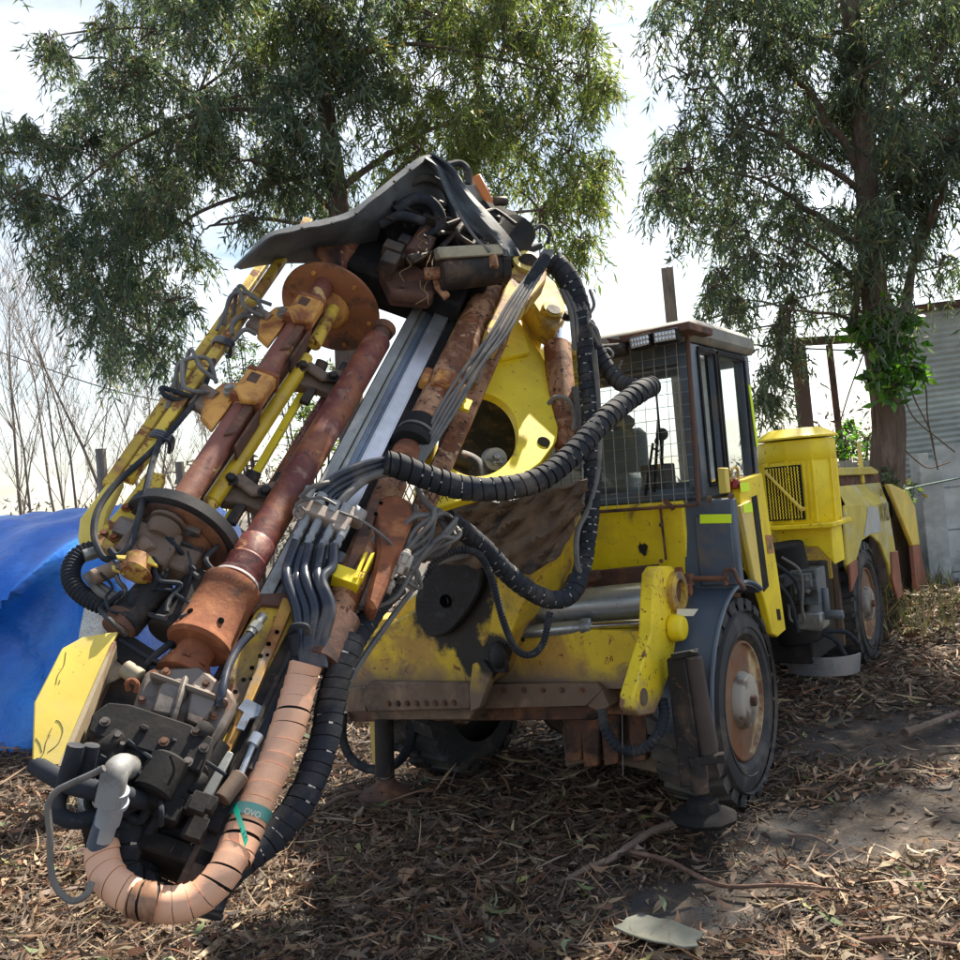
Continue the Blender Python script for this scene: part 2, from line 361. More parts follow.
# ---------------- wheels
def wheel(c,r,out,w=.34,flat=.02):
    """c centre of the outer face, out unit vector pointing outward"""
    c=np.array(c); b=B(); prof=[(-w,r*.62),(-w,r*.80),(-w*.96,r*.88),(-w*.90,r*.935),(-w*.1,r*.935),(-w*.04,r*.88),(.0,r*.80),(.012,r*.72),(.005,r*.64),(-.03,r*.575),(-.06,r*.56)]
    b.lathe(c,out,prof,64,cap=False)
    for rr in (.86,.70):  # sidewall ribs
        b.lathe(c,out,[(.0,r*(rr-.012)),(.017,r*rr),(.0,r*(rr+.012))],64,cap=False)
    o_=V(out); x=o_.orthogonal().normalized(); y=o_.cross(x); N=24
    for k in range(N):     # tread lugs, staggered from both shoulders
        for sd in (0,1):
            a=2*math.pi*(k+.5*sd)/N; da=2*math.pi/N*.37
            lo,hi=((-w*.98,-w*.50) if sd else (-w*.46,-w*.02)); sk=.10
            def pt(t,ang,rad): return V(c)+o_*t+(x*math.cos(ang)+y*math.sin(ang))*rad
            r0=r*.925; r1=r; ro=r*.985
            outer=hi if not sd else lo; inner=lo if not sd else hi
            q=[pt(outer,a-da,r0),pt(outer,a+da,r0),pt(inner,a+da+sk,r0),pt(inner,a-da+sk,r0)]
            p=[pt(outer,a-da*.8,ro),pt(outer,a+da*.8,ro),pt(inner,a+da*.8+sk,r1),pt(inner,a-da*.8+sk,r1)]
            # shoulder block running down the sidewall
            q2=[pt(outer*1.0+(0.004 if not sd else -.004),a-da*.8,r*.87),pt(outer+(0.004 if not sd else -.004),a+da*.8,r*.87)]
            vq=[b.bm.verts.new(z) for z in q]; vp=[b.bm.verts.new(z) for z in p]; v2=[b.bm.verts.new(z) for z in q2]
            b.bm.faces.new(vp)
            for i in range(1,4): b.bm.faces.new([vq[i],vq[(i+1)%4],vp[(i+1)%4],vp[i]])
            b.bm.faces.new([v2[0],v2[1],vp[1],vp[0]]); b.bm.faces.new([v2[0],vp[0],vq[0]]); b.bm.faces.new([v2[1],vq[1],vp[1]])
    wobj=part('wheel',b,M_tyre,rig,smooth=30)
    b=B().lathe(c,out,[(-.03,r*.575),(-.012,r*.565),(-.012,r*.545),(-.05,r*.525),(-.07,r*.50),(-.20,r*.47),(-.235,r*.43),(-.24,r*.30),(-.24,r*.05)],56)
    part('rim',b,M_rim,wobj)
    b=B().lathe(c,out,[(-.245,r*.36),(-.20,r*.35),(-.19,r*.30),(-.02,r*.275),(.012,r*.25),(.02,r*.22),(.022,r*.05)],32)
    for k in range(8):
        a=2*math.pi*k/8; b.bolt(c+np.array(x*math.cos(a)+y*math.sin(a))*r*.40+np.array(out)*-.238,out,.016,.03)
    part('wheel_hub',b,M_hub,wobj,bev=.003)
    b=B().lathe(c,out,[(.01,.03),(.045,.028),(.047,.02)],8)
    part('hub_nut',b,M_rustd,wobj)
    return wobj
RW=.535
wheel(M(0,.0,RW-.005),RW,-MV); wheel(M(0,2.02,RW-.005),RW,MV)
wheel(M(3.62,.12,RW-.03),RW,-MV); wheel(M(3.62,1.95,RW-.03),RW,MV)
part('axle',B().cyl(M(0,.3,.53),M(0,1.8,.53),.11).sphere(M(0,1.0,.53),.26,(1,1,1)),M_dark,rig)
part('axle',B().cyl(M(3.62,.3,.51),M(3.62,1.7,.51),.11),M_dark,rig)
# ---------------- front fender: curved sheet over the tyre
def fender(v0,v1):
    b=B(); rows=[]; r=.60
    pf=[]
    for k in range(0,22):
        a=R(62+ (182-62)*k/21); pf.append((math.cos(a)*r,.53+math.sin(a)*r))
    pf.append((-.597,.50))
    for u,z in pf: rows.append([M(u,v0+(v1-v0)*j/4,z) for j in range(5)])
    b.grid(rows,.012); return b
fd=part('front_fender',fender(-.03,.24),M_fender,rig)
b=B(); pf=[]
for k in range(0,22):
    a=R(62+(182-62)*k/21); pf.append(M(math.cos(a)*.608,-.035,.53+math.sin(a)*.608))
b.tube(pf,.011,6); part('fender_edge',b,M_cab,fd)
b=B().prism([PU(*q,-.42) - MU*.06 for q in ((682,607),(703,607),(698,614),(681,614))],-MU*.002)
part('reflective_tape',b,M_white,fd)
fd2=part('front_fender',fender(1.80,2.04),M_fender,rig)
# ---------------- main chassis
b=B().box(M(.60,1.02,.70),MU*.80,MV*.60,MZ*.22).box(M(.45,1.02,1.00),MU*.45,MV*.70,MZ*.10)
part('front_chassis',b,M_black,rig,bev=.01)
b=B().box(M(2.9,1.05,.62),MU*1.9,MV*.50,MZ*.20).cyl(M(1.5,1.05,.35),M(1.5,1.05,1.15),.10)
part('rear_chassis',b,M_black,rig,bev=.01)
b=B().box(M(3.0,.60,.72),MU*.02,MV*.40,MZ*.46).box(M(3.0,.22,.8),MU*.03,MV*.02,MZ*.40)
part('bulkhead_plate',b,M_brown,rig,bev=.004)
# ---------------- yellow front body under the windscreen
Z0,Z1=1.07,1.585
b=B().prism([M(-.13,.20,Z1),M(-.13,1.16,Z1),M(-.10,1.30,1.25),M(-.06,1.30,.80),M(-.05,.22,.80)],MU*.75)
ORG=np.array(rig['_org'])
M_yelf=mat('front_yellow_paint',YEL,[((.55,.36,.05),2.2,.55,.8),(DIRT,5,.62,.74),(RUST,26,.63,.67),((.10,.05,.02),60,.65,.69)],rough=.5,bump=.15)
stain(M_yelf,[(PU(641,550,-.13)-ORG,.045)],GREASE,.66,40)
stain(M_yelf,[],(.20,.10,.04),.5,9,low=(1.12,.12))
bd=part('front_body_panel',b,M_yelf,rig,bev=.012)
b=B()
for x,y in ((610,560),(651,556)): pass
b.bar(PU(660,505,-.145),PU(666,560,-.145),.006,.012); 
for y in (507,525,561): b.cyl(PU(661,y,-.14),PU(661,y,-.165),.012,n=8)
b.bar(PU(663,499,-.155),PU(674,509,-.155),.02,.02)
part('door_latch',b,M_rustd,bd)
b=B().prism([PU(*q,-.22) for q in ((585,572),(655,565),(655,582),(585,592))],MU*.06)
part('rusty_cross_plate',b,M_rustd,rig,bev=.004)
# blue-grey side locker with fluorescent sticker
b=B().box(M(-.06,.095,1.345),MU*.04,MV*.145,MZ*.235)
lk=part('side_locker',b,M_cab,rig,bev=.012)
zt=1.575
b=B().box(M(-.112,.055,1.32),MU*.008,MV*.095,MZ*.18)
lf=part('locker_lid',b,M_fender,lk,bev=.006)
s0=PU(700,514,-.124); s1=PU(732,514,-.124)
b=B().prism([PU(*q,-.1225) for q in ((700,514.5),(731.5,514),(731.5,523),(700,523.5))],-MU*.0015)
part('reflective_sticker',b,M_hi,lf)
b=B()
for x,y in ((686,503),(709,499),(731,496)): b.bolt(PU(x,y,-.1),-MU,.012,.008)
part('bolt_head',b,M_brown,lk)
b=B().tube(spline([PU(689,579,-.2),PU(728,578,-.2)]),.014,8).tube([PU(688,574,-.2),PU(689,585,-.2)],.03,8).tube(spline([PU(726,585,-.2),PU(725,572,-.2),PU(733,570,-.2),PU(738,580,-.2),PU(745,590,-.2)]),.011,6)
part('step_handle',b,M_rustd,rig)
# yellow side frame with slotted door
VS=.0
b=prV([(738,481),(762,473),(768,512),(777,565),(786,630),(778,637),(772,634),(766,605),(760,586),(752,570),(744,520)],VS,.045)
sf=part('side_frame',b,M_yel,rig,bev=.006)
b=prV([(752,497),(757,495),(769,586),(764,592)],VS-.004,.01)
part('door_gap',b,M_black,sf)
b=prV([(741,506),(751,500),(763,590),(755,580)],VS-.02,.03)
part('side_door',b,M_yelp,sf,bev=.004)
b=B()
for x,y,v in ((745,488,VS-.022),(748,509,VS-.022)): 
    b.prism([PV(x-5,y-5,v-.002),PV(x+4,y-6,v-.002),PV(x+5,y+3,v-.002),PV(x-4,y+4,v-.002)],MV*.0015)
part('reflective_sticker',b,M_hi,sf)
b=prV([(765.5,535),(772,535),(774,553),(768,554)],VS-.003,.002)
ws=part('warning_sticker',b,M_warn,sf)
b=prV([(768.2,549),(770.3,540),(772.4,549)],VS-.005,.001); part('warning_symbol',b,M_olive,ws)
b=prV([(777,609),(780,609),(781.5,620),(778.5,620)],VS-.005,.01); part('frame_slot',b,M_black,sf)
b=B().cyl(PV(735,489,.02),PV(735,483,.02),.034,n=16); b.sphere(PV(735,484,.02),.030,(1,1,1),12)
part('red_beacon',b,M_red,rig)
b=B().prism([PU(*q,-.0) for q in ((717,468),(725,468),(727,493),(719,494))],MU*.06)
part('yellow_bracket',b,M_yelp,rig,bev=.004)
b=B().hose([PV(731,482,.03),PV(732,470,.03),PV(735,467,.03),PV(738,471,.03),PV(738,482,.03)],.008,6).tube([PV(727,480,.03),PV(749,477,.03)],.007,6)
part('grab_hook',b,M_yelb,rig)
b=B()
for k in range(9):
    a=PV(744+k*.8,525+k*7,.10)
    b.hose([a,a+MV*.03-MZ*.03,a+MU*.04-MZ*.05],.012,6,4)
b.box(PV(745,545,.14),MU*.03,MV*.02,MZ*.12).tube([PV(740,522,.06),PV(741,548,.06)],.010,6)
part('valve_bank',b,M_dark,rig)
# ---------------- cab
cu0,cu1,cv0,cv1=-.10,.86,.10,1.17; zb,zr=1.60,2.40
b=B()
def post(u,v,w=.05,d=.05,z0=zb,z1=zr,um=0): b.prism([M(u+um-d,v-w,z0),M(u+um+d,v-w,z0),M(u+um+d,v+w,z0),M(u+um-d,v+w,z0)],M(u+0,v,z1)-M(u+um,v,z0))
post(cu0+.07,cv0+.035,.035,.07); post(cu0+.07,cv1-.035,.035,.07); post(cu1-.05,cv0+.03,.03,.06); post(cu1-.05,cv1-.03,.03,.06); post(.28,cv0+.02,.02,.022); post(.28,cv1-.02,.02,.022)
b.box(M((cu0+cu1)/2,cv0+.034,zb+.025),MU*.48,MV*.03,MZ*.035).box(M((cu0+cu1)/2,cv1-.034,zb+.025),MU*.48,MV*.03,MZ*.035)
b.box(M(cu0+.04,.63,zb+.02),MU*.03,MV*.50,MZ*.03).box(M(cu1-.04,.63,zb+.04),MU*.03,MV*.50,MZ*.04)
b.box(M(cu0+.05,.63,zr-.04),MU*.045,MV*.50,MZ*.05).box(M(cu1-.05,.63,zr-.03),MU*.04,MV*.50,MZ*.03)
b.box(M((cu0+cu1)/2,cv0+.034,zr-.02),MU*.46,MV*.028,MZ*.02).box(M((cu0+cu1)/2,cv1-.034,zr-.02),MU*.46,MV*.028,MZ*.02)
b.box(M((cu0+cu1)/2,.63,zb-.01),MU*.45,MV*.50,MZ*.012)
cab=part('cab',b,M_cab,rig,bev=.006)
b=B().grid([[M(cu0+.02,.63,2.0)-MV*.47-MZ*.375,M(cu0+.02,.63,2.0)+MV*.47-MZ*.375],[M(cu0+.02,.63,2.0)-MV*.47+MZ*.375,M(cu0+.02,.63,2.0)+MV*.47+MZ*.375]]); part('windscreen',b,M_glass,cab)
b=B().grid([[M(.135,cv0+.022,2.01)-MU*.125-MZ*.37,M(.135,cv0+.022,2.01)+MU*.125-MZ*.37],[M(.135,cv0+.022,2.01)-MU*.125+MZ*.37,M(.135,cv0+.022,2.01)+MU*.125+MZ*.37]]); part('side_window',b,M_glass,cab)
b=B().grid([[M(.535,cv0+.022,2.01)-MU*.225-MZ*.37,M(.535,cv0+.022,2.01)+MU*.225-MZ*.37],[M(.535,cv0+.022,2.01)-MU*.225+MZ*.37,M(.535,cv0+.022,2.01)+MU*.225+MZ*.37]]); part('side_window',b,M_glass,cab)
b=B().grid([[M(.40,cv1-.022,2.01)-MU*.36-MZ*.37,M(.40,cv1-.022,2.01)+MU*.36-MZ*.37],[M(.40,cv1-.022,2.01)-MU*.36+MZ*.37,M(.40,cv1-.022,2.01)+MU*.36+MZ*.37]]); part('side_window',b,M_glass,cab)
b=B().grid([[M(cu1-.04,.63,2.02)-MV*.47-MZ*.33,M(cu1-.04,.63,2.02)+MV*.47-MZ*.33],[M(cu1-.04,.63,2.02)-MV*.47+MZ*.33,M(cu1-.04,.63,2.02)+MV*.47+MZ*.33]]); part('rear_window',b,M_glass,cab)
b=B()
for (a0,a1) in ((.005,.265),(.305,.765)):
    for z in (1.655,2.375): b.box(M((a0+a1)/2,cv0-.004,z),MU*(a1-a0)*.5,MV*.006,MZ*.012)
    for a in (a0,a1): b.box(M(a,cv0-.004,2.015),MU*.012,MV*.006,MZ*.35)
part('window_seal',b,M_black,cab)
# roof: grey shell with rounded edges and dark front visor
rp=[(cu0-.02,2.405),(cu0-.02,2.47),(cu0+.03,2.53),(cu1-.02,2.53),(cu1+.06,2.47),(cu1+.07,2.405)]
b=B().prism([M(u,cv0-.035,z) for u,z in rp],MV*(cv1-cv0+.07))
rf=part('cab_roof',b,M_roofm,cab,bev=.035)
b=B().prism([PU(*q,-.30) for q in ((618,336),(689,321),(689,329),(622,343))],MU*.34)
part('roof_visor',b,M_rustd,rf,bev=.004)
b=B().prism([PU(*q,-.26) for q in ((606,338),(632,341),(634,346),(612,346))],MU*.10)
part('visor_bracket',b,M_rustd,rf)
b=B().prism([M(.55,.60,2.50),M(.60,.60,2.50),M(.60,.66,2.50),M(.55,.66,2.50)],MZ*.05)
part('roof_cap',b,M_roofm,rf)
for (a,bq,c,d) in (((628,338),(649,332),(650,345),(630,351)),((652,332),(676,327),(677,340),(653,345))):
    b=B().prism([PU(*q,-.34) for q in (a,bq,c,d)],MU*.07); wl=part('work_light',b,M_black,cab,bev=.006)
    cx=sum(q[0] for q in (a,bq,c,d))/4; cy=sum(q[1] for q in (a,bq,c,d))/4
    b=B().prism([PU(cx+(q[0]-cx)*.86,cy+(q[1]-cy)*.74,-.345) for q in (a,bq,c,d)],MU*.004); part('lamp_lens',b,M_lens,wl)
    b=B()
    for i in range(6):
        for j in range(2):
            t=(i+.5)/6; s=(j+.5)/2
            x=(a[0]*(1-t)+bq[0]*t)*(1-s)+(d[0]*(1-t)+c[0]*t)*s; y=(a[1]*(1-t)+bq[1]*t)*(1-s)+(d[1]*(1-t)+c[1]*t)*s
            x=cx+(x-cx)*.86; y=cy+(y-cy)*.7
            b.lathe(PU(x,y,-.346),-MU,[(0,.012),(.002,.008)],8)
    part('reflector',b,M_alu,wl)
# round lamp left of the pair
b=B().cyl(PU(600,353,-.30),PU(627,349,-.28),.045,.035,n=16).sphere(PU(600,353,-.30),.05,(1,1,1),12)
wl=part('work_light',b,M_dark,cab)
b=B().hose([PU(603,350,-.36),PU(600,358,-.37),PU(606,361,-.37),PU(613,355,-.37),PU(609,349,-.36),PU(603,350,-.36)],.008,6).hose([PU(606,361,-.36),PU(612,366,-.36),PU(616,372,-.36),PU(622,360,-.36)],.007,6)
part('lamp_bracket',b,M_steel,wl)
# wire mesh guard in front of the windscreen
b=B(); g0=np.array(PU(595,350,-.17)); 
vL,vR=1.12,.09; zt_,zb_=2.40,1.56
for i in range(17):
    v=vR+(vL-vR)*i/16; b.tube([M(-.14,v,zt_),M(-.20,v,zb_)],.0020,4)
for j in range(14):
    t=j/13; z=zb_+(zt_-zb_)*t; b.tube([M(-.20+.06*t-.003,vR,z),M(-.20+.06*t-.003,vL,z)],.0020,4)
gd=part('wire_guard',b,M_steel,cab)
b=B().tube([M(-.14,vR,2.44),M(-.20,vR,zb_)],.012,6).tube([M(-.20,vR,zb_),M(-.20,vL,zb_)],.009,6).tube([M(-.14,vL,zt_),M(-.20,vL,zb_)],.012,6)
part('guard_frame',b,M_rustd,gd)
for z in (1.75,1.95,2.2): pass
b=B().tube([M(-.115,.36,1.64),M(-.115,.30,2.02)],.008,6).box(M(-.112,.30,1.98),MU*.006,MV*.004,MZ*.2).bar(M(-.1,.42,1.62),M(-.12,.34,1.9),.01,.01)
part('wiper',b,M_black,cab)
b=B().box(M(.50,.86,1.70),MU*.20,MV*.18,MZ*.06).box(M(.66,.88,1.88),MU*.05,MV*.16,MZ*.16).box(M(.68,.88,2.08),MU*.035,MV*.09,MZ*.05)
part('operator_seat',b,M_seat,cab,bev=.04)
b=B().box(M(.12,1.02,1.74),MU*.08,MV*.08,MZ*.12).box(M(.10,.42,1.70),MU*.08,MV*.07,MZ*.09).tube([M(.10,.40,1.75),M(.06,.36,1.93)],.012,6).sphere(M(.06,.36,1.95),.035).box(M(.10,.62,2.33),MU*.10,MV*.42,MZ*.03)
part('control_console',b,M_dark,cab,bev=.02)
b=B().prism([PV(*q,.095) for q in ((748,385),(750,385),(758,446),(756,447))],-MV*.004)
part('reflective_tape',b,M_hi,cab)
# ---------------- yellow air canister behind the cab
c0=(P(803,526,6.25)); Zc=c0[2]; ctr=np.array([c0[0],c0[1],0])
cuu=(ctr-MO)@MU; cvv=(ctr-MO)@MV
r=.245; N=10
def poly(z,rr,ph=.0): return [ctr+MZ*z+(MU*math.cos(2*math.pi*(k+ph)/N)+MV*math.sin(2*math.pi*(k+ph)/N))*rr for k in range(N)]
def zz(y,x=803): return P(x,y,6.25)[2]
zA,zB,zC,zD,zE=zz(522),zz(460),zz(444),zz(436),zz(428)
b=B().prism(poly(zA,.245),MZ*(zB-zA))
can=part('air_cleaner',b,M_yel,rig,bev=.005)
b=B().prism(poly(zB-.005,.255),MZ*(zC-zB+.03)); part('top_band',b,M_yel,can,bev=.008)
b=B().lathe(ctr+MZ*(zC+.035),MZ,[(0,.275),(.012,.275),(.05,.21),(.07,.17)],N); part('rain_cap',b,M_yel,can,smooth=20)
b=B()
for k in range(N):
    p=poly(0,.242)[k]; b.bar(p+MZ*(zA+.01),p+MZ*(zB),.02,.02)
    p1,p2=poly(0,.248)[k],poly(0,.248)[(k+1)%N]
    if k%2: 
        for t in (.2,.4,.6,.8): b.bar(p1*(1-t)+p2*t+MZ*(zA+.02),p1*(1-t)+p2*t+MZ*(zB-.01),.012,.012)
part('vertical_rib',b,M_yel,can)
# louvre grille faces the camera
fd_=-(ctr[:2]-CAM[:2]); fd_=np.array([fd_[0],fd_[1],0])/np.linalg.norm(fd_); fd_=fd_*math.cos(.25)+np.cross(MZ,fd_)*-math.sin(.25); sd=np.cross(MZ,fd_)
b=B()
b.box(ctr+fd_*.240-sd*.035+MZ*(zA+zB)/2,sd*.115,fd_*.012,MZ*((zB-zA)/2-.03)); part('grille_backing',b,M_black,can)
b=B()
nz=30; H=(zB-zA)-.08
for i in range(11):
    x=(i-5)*.0195-.035
    pts=[ctr+fd_*(.256)+sd*(x+.0028*(1 if j%2 else -1))+MZ*(zA+.04+H*j/30) for j in range(31)]
    b.tube(pts,.0042,4)
part('louvre_grille',b,M_yel,can)
b=B().tube([ctr+fd_*.275+sd*(-.14)+MZ*(zB-.06),ctr+fd_*.275+sd*.07+MZ*(zA+.10)],.011,8).tube([ctr+fd_*.275+sd*-.14+MZ*(zB-.06),ctr+fd_*.22+sd*-.14+MZ*(zB-.05)],.011,8).tube([ctr+fd_*.275+sd*.07+MZ*(zA+.10),ctr+fd_*.21+sd*.07+MZ*(zA+.1)],.016,8)
part('diagonal_bar',b,M_yelp,can)
b=B().box(ctr+MZ*(zA-.015),fd_*.28,sd*.26,MZ*.016); b.prism([ctr+fd_*.16+sd*(-.16)+MZ*(zA-.032),ctr+fd_*.16+sd*.22+MZ*(zA-.032),ctr+fd_*.16+sd*.22+MZ*(zA-.28),ctr+fd_*.16+sd*.12+MZ*(zA-.16),ctr+fd_*.16+sd*-.12+MZ*(zA-.15)],-fd_*.3)
part('cleaner_shelf',b,M_yel,can,bev=.006)
# compressor under the canister
cc=P(808,585,5.9)
b=B().box(cc,fd_*.12,sd*.085,MZ*.11).cyl(cc+MZ*-.10,cc+MZ*-.26,.085,n=20).box(cc+fd_*.1+MZ*.02,fd_*.04,sd*.06,MZ*.07).cyl(cc+sd*.10-MZ*.02,cc+sd*.10-MZ*.22,.022,n=12).cyl(cc+sd*.1-MZ*.19,cc+sd*.2-MZ*.19,.03,n=12)
cm=part('compressor',b,mat('worn_blue_grey_casting',(.10,.12,.14),[((.20,.20,.20),7,.5,.65),(GREASE,5,.5,.62)],rough=.45,bump=.3),rig,bev=.01)
b=B()
for k in range(6): b.bolt(cc+fd_*.145+sd*((k%3)-1)*.035+MZ*(.055 if k<3 else -.02),fd_,.01,.01)
part('bolt_head',b,M_steel,cm)
b=B().box(cc-MZ*.22,fd_*.10,sd*.09,MZ*.06); part('gear_housing',b,M_steel,cm,bev=.015)
b=B().hose([cc+fd_*.18+MZ*.20-sd*.1,cc+fd_*.18+MZ*.12,cc+fd_*.18+MZ*.0+sd*.01,cc+fd_*.19-MZ*.12,cc+fd_*.18-MZ*.2-sd*.0,cc+fd_*.17-MZ*.2-sd*.08,cc+fd_*.16-MZ*.1-sd*.09],.009,8)
part('thin_hose',b,M_hoseg,cm)
b=B().hose([P(800,600,5.6),P(795,580,5.6),P(770,560,5.6)],.012,8).hose([P(762,560,5.5),P(775,580,5.5),P(790,600,5.5),P(798,632,5.5)],.013,8).box(P(785,580,5.7),MU*.12,MV*.03,MZ*.03).hose([P(815,630,5.9),P(835,640,5.9),P(845,655,5.9)],.015,8).hose([P(820,632,5.9),P(845,632,5.9),P(860,645,5.9)],.015,8)
part('engine_hose',b,M_hose,rig)
b=B().cyl(P(778,545,6.0),P(800,640,6.0),.16,n=20).box(P(790,610,6.2),MU*.3,MV*.2,MZ*.3)
part('engine_block',b,M_black,rig,bev=.01)
# bowl-shaped step pan
b=B(); rows=[]
import itertools
pc=P(822,652,6.0); 
for (zz_,k_) in ((0,1.0),(.0,.96),(-.12,.93)):
    row=[]
    for t in range(13):
        a=math.pi*(t/12); row.append(pc+(-sd)*math.cos(a)*-.24*k_+fd_*math.sin(a)*.20*k_+MZ*zz_)
    rows.append(row)
b.grid([rows[0],rows[2]],.012)
bt=[pc+(-sd)*math.cos(math.pi*t/12)*-.24*.93+fd_*math.sin(math.pi*t/12)*.20*.93-MZ*.115 for t in range(13)]
b.prism(bt,MZ*.01)
pan=part('step_pan',b,M_tube,rig)
b=B()
rd=random.Random(4)
for k in range(26):
    q=pc+sd*rd.uniform(-.16,.02)+fd_*rd.uniform(.0,.1)-MZ*.09; a=rd.uniform(0,6.3); dd=(MU*math.cos(a)+MV*math.sin(a))
    b.prism([q,q+dd*.03+np.cross(MZ,dd)*.008,q+dd*.06+MZ*.02,q+dd*.03-np.cross(MZ,dd)*.008],MZ*.003)
part('leaf_debris',b,M_wood,pan)
# ---------------- rear hood
b=prV([(846,505),(888,503),(896,552),(899,588),(893,588),(889,565),(880,543),(871,535),(862,541),(856,562),(852,578),(847,565)],.12,.03)
hood=part('rear_hood',b,M_hood,rig,bev=.008)
b=B().prism([PV(836,486,.26),PV(880,482,.26),PV(888,503.5,.12),PV(846,505.5,.12)],-MZ*.02); part('hood_slope',b,M_hood,hood,bev=.006)
b=B().prism([M(2.45,.12,1.38),M(2.45,1.6,1.38),M(2.45,1.6,.86),M(2.45,.12,.86)],MU*.03); part('hood_front',b,M_org if False else M_yeld,hood,bev=.004)
b=B().prism([PV(830,476,.33),PV(879,474,.33),PV(882,486,.33),PV(830,489,.33)],MV*1.2).box(M(3.3,1.05,1.2),MU*.8,MV*.6,MZ*.27); part('engine_cover',b,M_rustd,hood,bev=.004)
b=B().prism([PV(830,476,.27),PV(879,474,.27),PV(878,470,.27),PV(872,466.5,.27),PV(830,468,.27)],MV*1.3); part('hood_top_rail',b,M_hood,hood,bev=.008)
b=B().prism([PV(*q,.117) for q in ((868,507),(878,506),(882,532),(872,533),(864,537))],-MV*.0015); part('bleached_patch',b,M_ghost,hood)
o_=PV(882.0,519,.114); text_mesh('hood_lettering','WXU',PV(880.2,523,.114),MU,MZ,.25,M_olive,hood,squeeze=.78,bold=.004)
text_mesh('hood_lettering','R',PV(881,501,.17),MU,MZ,.16,M_olive,hood,squeeze=.8,bold=.005)
b=prV([(850,565),(857,560),(858,575),(852,592)],.10,.02); part('mudguard',b,M_flap,rig,bev=.003)
b=prV([(892,552),(898,551),(903,595),(898,600),(893,580)],.10,.02); part('mudguard',b,M_flap,rig,bev=.003)
b=prV([(888,484),(893,484),(908,492),(915,506),(920,545),(913,546)],.10,.04); rp_=part('tail_panel',b,M_yelp,rig,bev=.01)
b=prV([(913,546),(920,545),(928,587),(926,592),(917,594)],.10,.04); part('mudguard',b,M_flap,rig,bev=.004)
b=B().prism([PV(*q,.3) for q in ((884,486),(892,490),(914,548),(917,594),(905,600),(900,560),(893,520))],MV*1.2); part('tail_void_block',b,M_black,rig,bev=.01)  # black block stands in for the dark void beside the tail panel
b=B().cyl(PV(905,603,.25),PV(922,598,.25),.16,n=20); part('rear_tank',b,M_dark,rig,bev=.01)
b=B().prism([M(4.70,.3,1.5),M(4.80,.3,1.5),M(4.78,.3,1.90),M(4.73,.3,1.90)],MV*.03).box(M(4.75,.32,1.62),MU*.12,MV*.05,MZ*.02); part('lifting_lug',b,M_yelp,rig,bev=.006)
def resample0(pts,n):
    """smooth closed outline through the given points"""
    pts=[np.array([x,y,0.]) for x,y in pts]; e=pts[-2:]+pts+pts[:2]; sp=spline(e,6)[12:-12]; step=max(1,len(sp)//n); return [(float(q[0]),float(q[1])) for q in sp[::step]]
# ---------------- front working platform: beam, shelf, cylinders, arm plate
ub=-.55
b=B().prism([PU(*q,ub) for q in ((488,640),(520,628),(648,632),(636,690),(600,690),(595,684),(488,684))],MU*.34)
M_beam=mat('beam_yellow_paint',(.80,.58,.03),[((.50,.30,.06),3,.50,.66),(DIRT,6,.58,.70),(RUST,22,.60,.65),(GREASE,45,.64,.69)],rough=.6)
stain(M_beam,[(PU(500,640,-.55)-ORG,.10),(PU(560,690,-.55)-ORG,.07)],(.20,.14,.10),.5,6,low=(.74,.10))
fb=part('front_beam',b,M_beam,rig,bev=.008)
b=B().prism([PU(*q,-.60) for q in ((478,684),(596,683),(602,690),(586,706),(476,709))],MU*.03)
b.prism([PU(*q,-.60) for q in ((587,706),(602,690),(610,706),(600,712))],MU*.12)
sh=part('bolted_shelf',b,M_brown,rig,bev=.003)
b=B()
for x in (504,524,543,562,582): b.bolt(PU(x,690,-.60),-MU,.011,.010)
part('bolt_head',b,M_rustd,sh)
b=B().prism([PU(*q,-.50) for q in ((596,690),(640,690),(632,716),(600,714))],MU*.4).prism([PU(*q,-.46) for q in ((345,706),(600,706),(596,720),(350,722))],MU*.35)
part('lower_beam',b,M_rustd,rig,bev=.006)
b=B().cyl(P(492,614,5.05),P(652,599,4.66),.090,n=32).cyl(P(498,614,5.04),P(512,613,5.02),.10,n=32)
part('slew_cylinder',b,M_tube,rig)
b=B().cyl(P(522,632,4.85),P(583,627,4.70),.036,n=20).cyl(P(581,627,4.70),P(592,626,4.68),.043,n=20,ch=.006)
sc_=part('tilt_cylinder',b,M_tube,rig)
b=B().cyl(P(590,626,4.68),P(652,622,4.54),.021,n=20); part('piston_rod',b,M_chrome,sc_)
b=B().cyl(P(512,632,4.87),P(524,632,4.85),.05,n=20); part('cylinder_end',b,M_black,sc_)
b=B().prism([PU(*q,-.3) for q in ((535,590),(570,585),(600,592),(520,596))],MU*.1).bar(PU(520,585,-.35),PU(600,575,-.3),.05,.06)
part('upper_bracket',b,M_rustd,rig,bev=.01)
ap=[(655,572),(659,566),(672,566),(683,578),(687,600),(680,640),(663,695),(655,714),(640,716),(633,708),(634,694),(652,632),(653,600)]
b=B().prism([PV(x,y,.17) for x,y in ap],MV*.07)
arm=part('arm_plate',b,stain(mat('chipped_arm_paint',(.86,.66,.02),[((.50,.30,.06),3,.54,.70),(RUST,9,.60,.645),((.10,.05,.02),38,.60,.64),(DUST,5,.60,.75)],rough=.55),[],(.24,.17,.10),.5,7,low=(.70,.08)),rig,bev=.008)
b=B().lathe(PV(673.5,592,.175),-MV,[(-.01,.10),(.035,.10),(.04,.09),(.04,.062),(.0,.060)],28,cap=False)
part('pin_boss',b,M_yeld,arm)
b=B().cyl(PV(673.5,592,.185),PV(673.5,592,.185)+MV*(-0.023),.062,n=24); part('pin_hole',b,M_rustd,arm)
b=B().cyl(PV(671,628,.17),PV(671,628,.17)+MV*(-0.07),.068,.060,n=28,ch=.010)
part('stop_block',b,M_yel,arm,bev=.004)
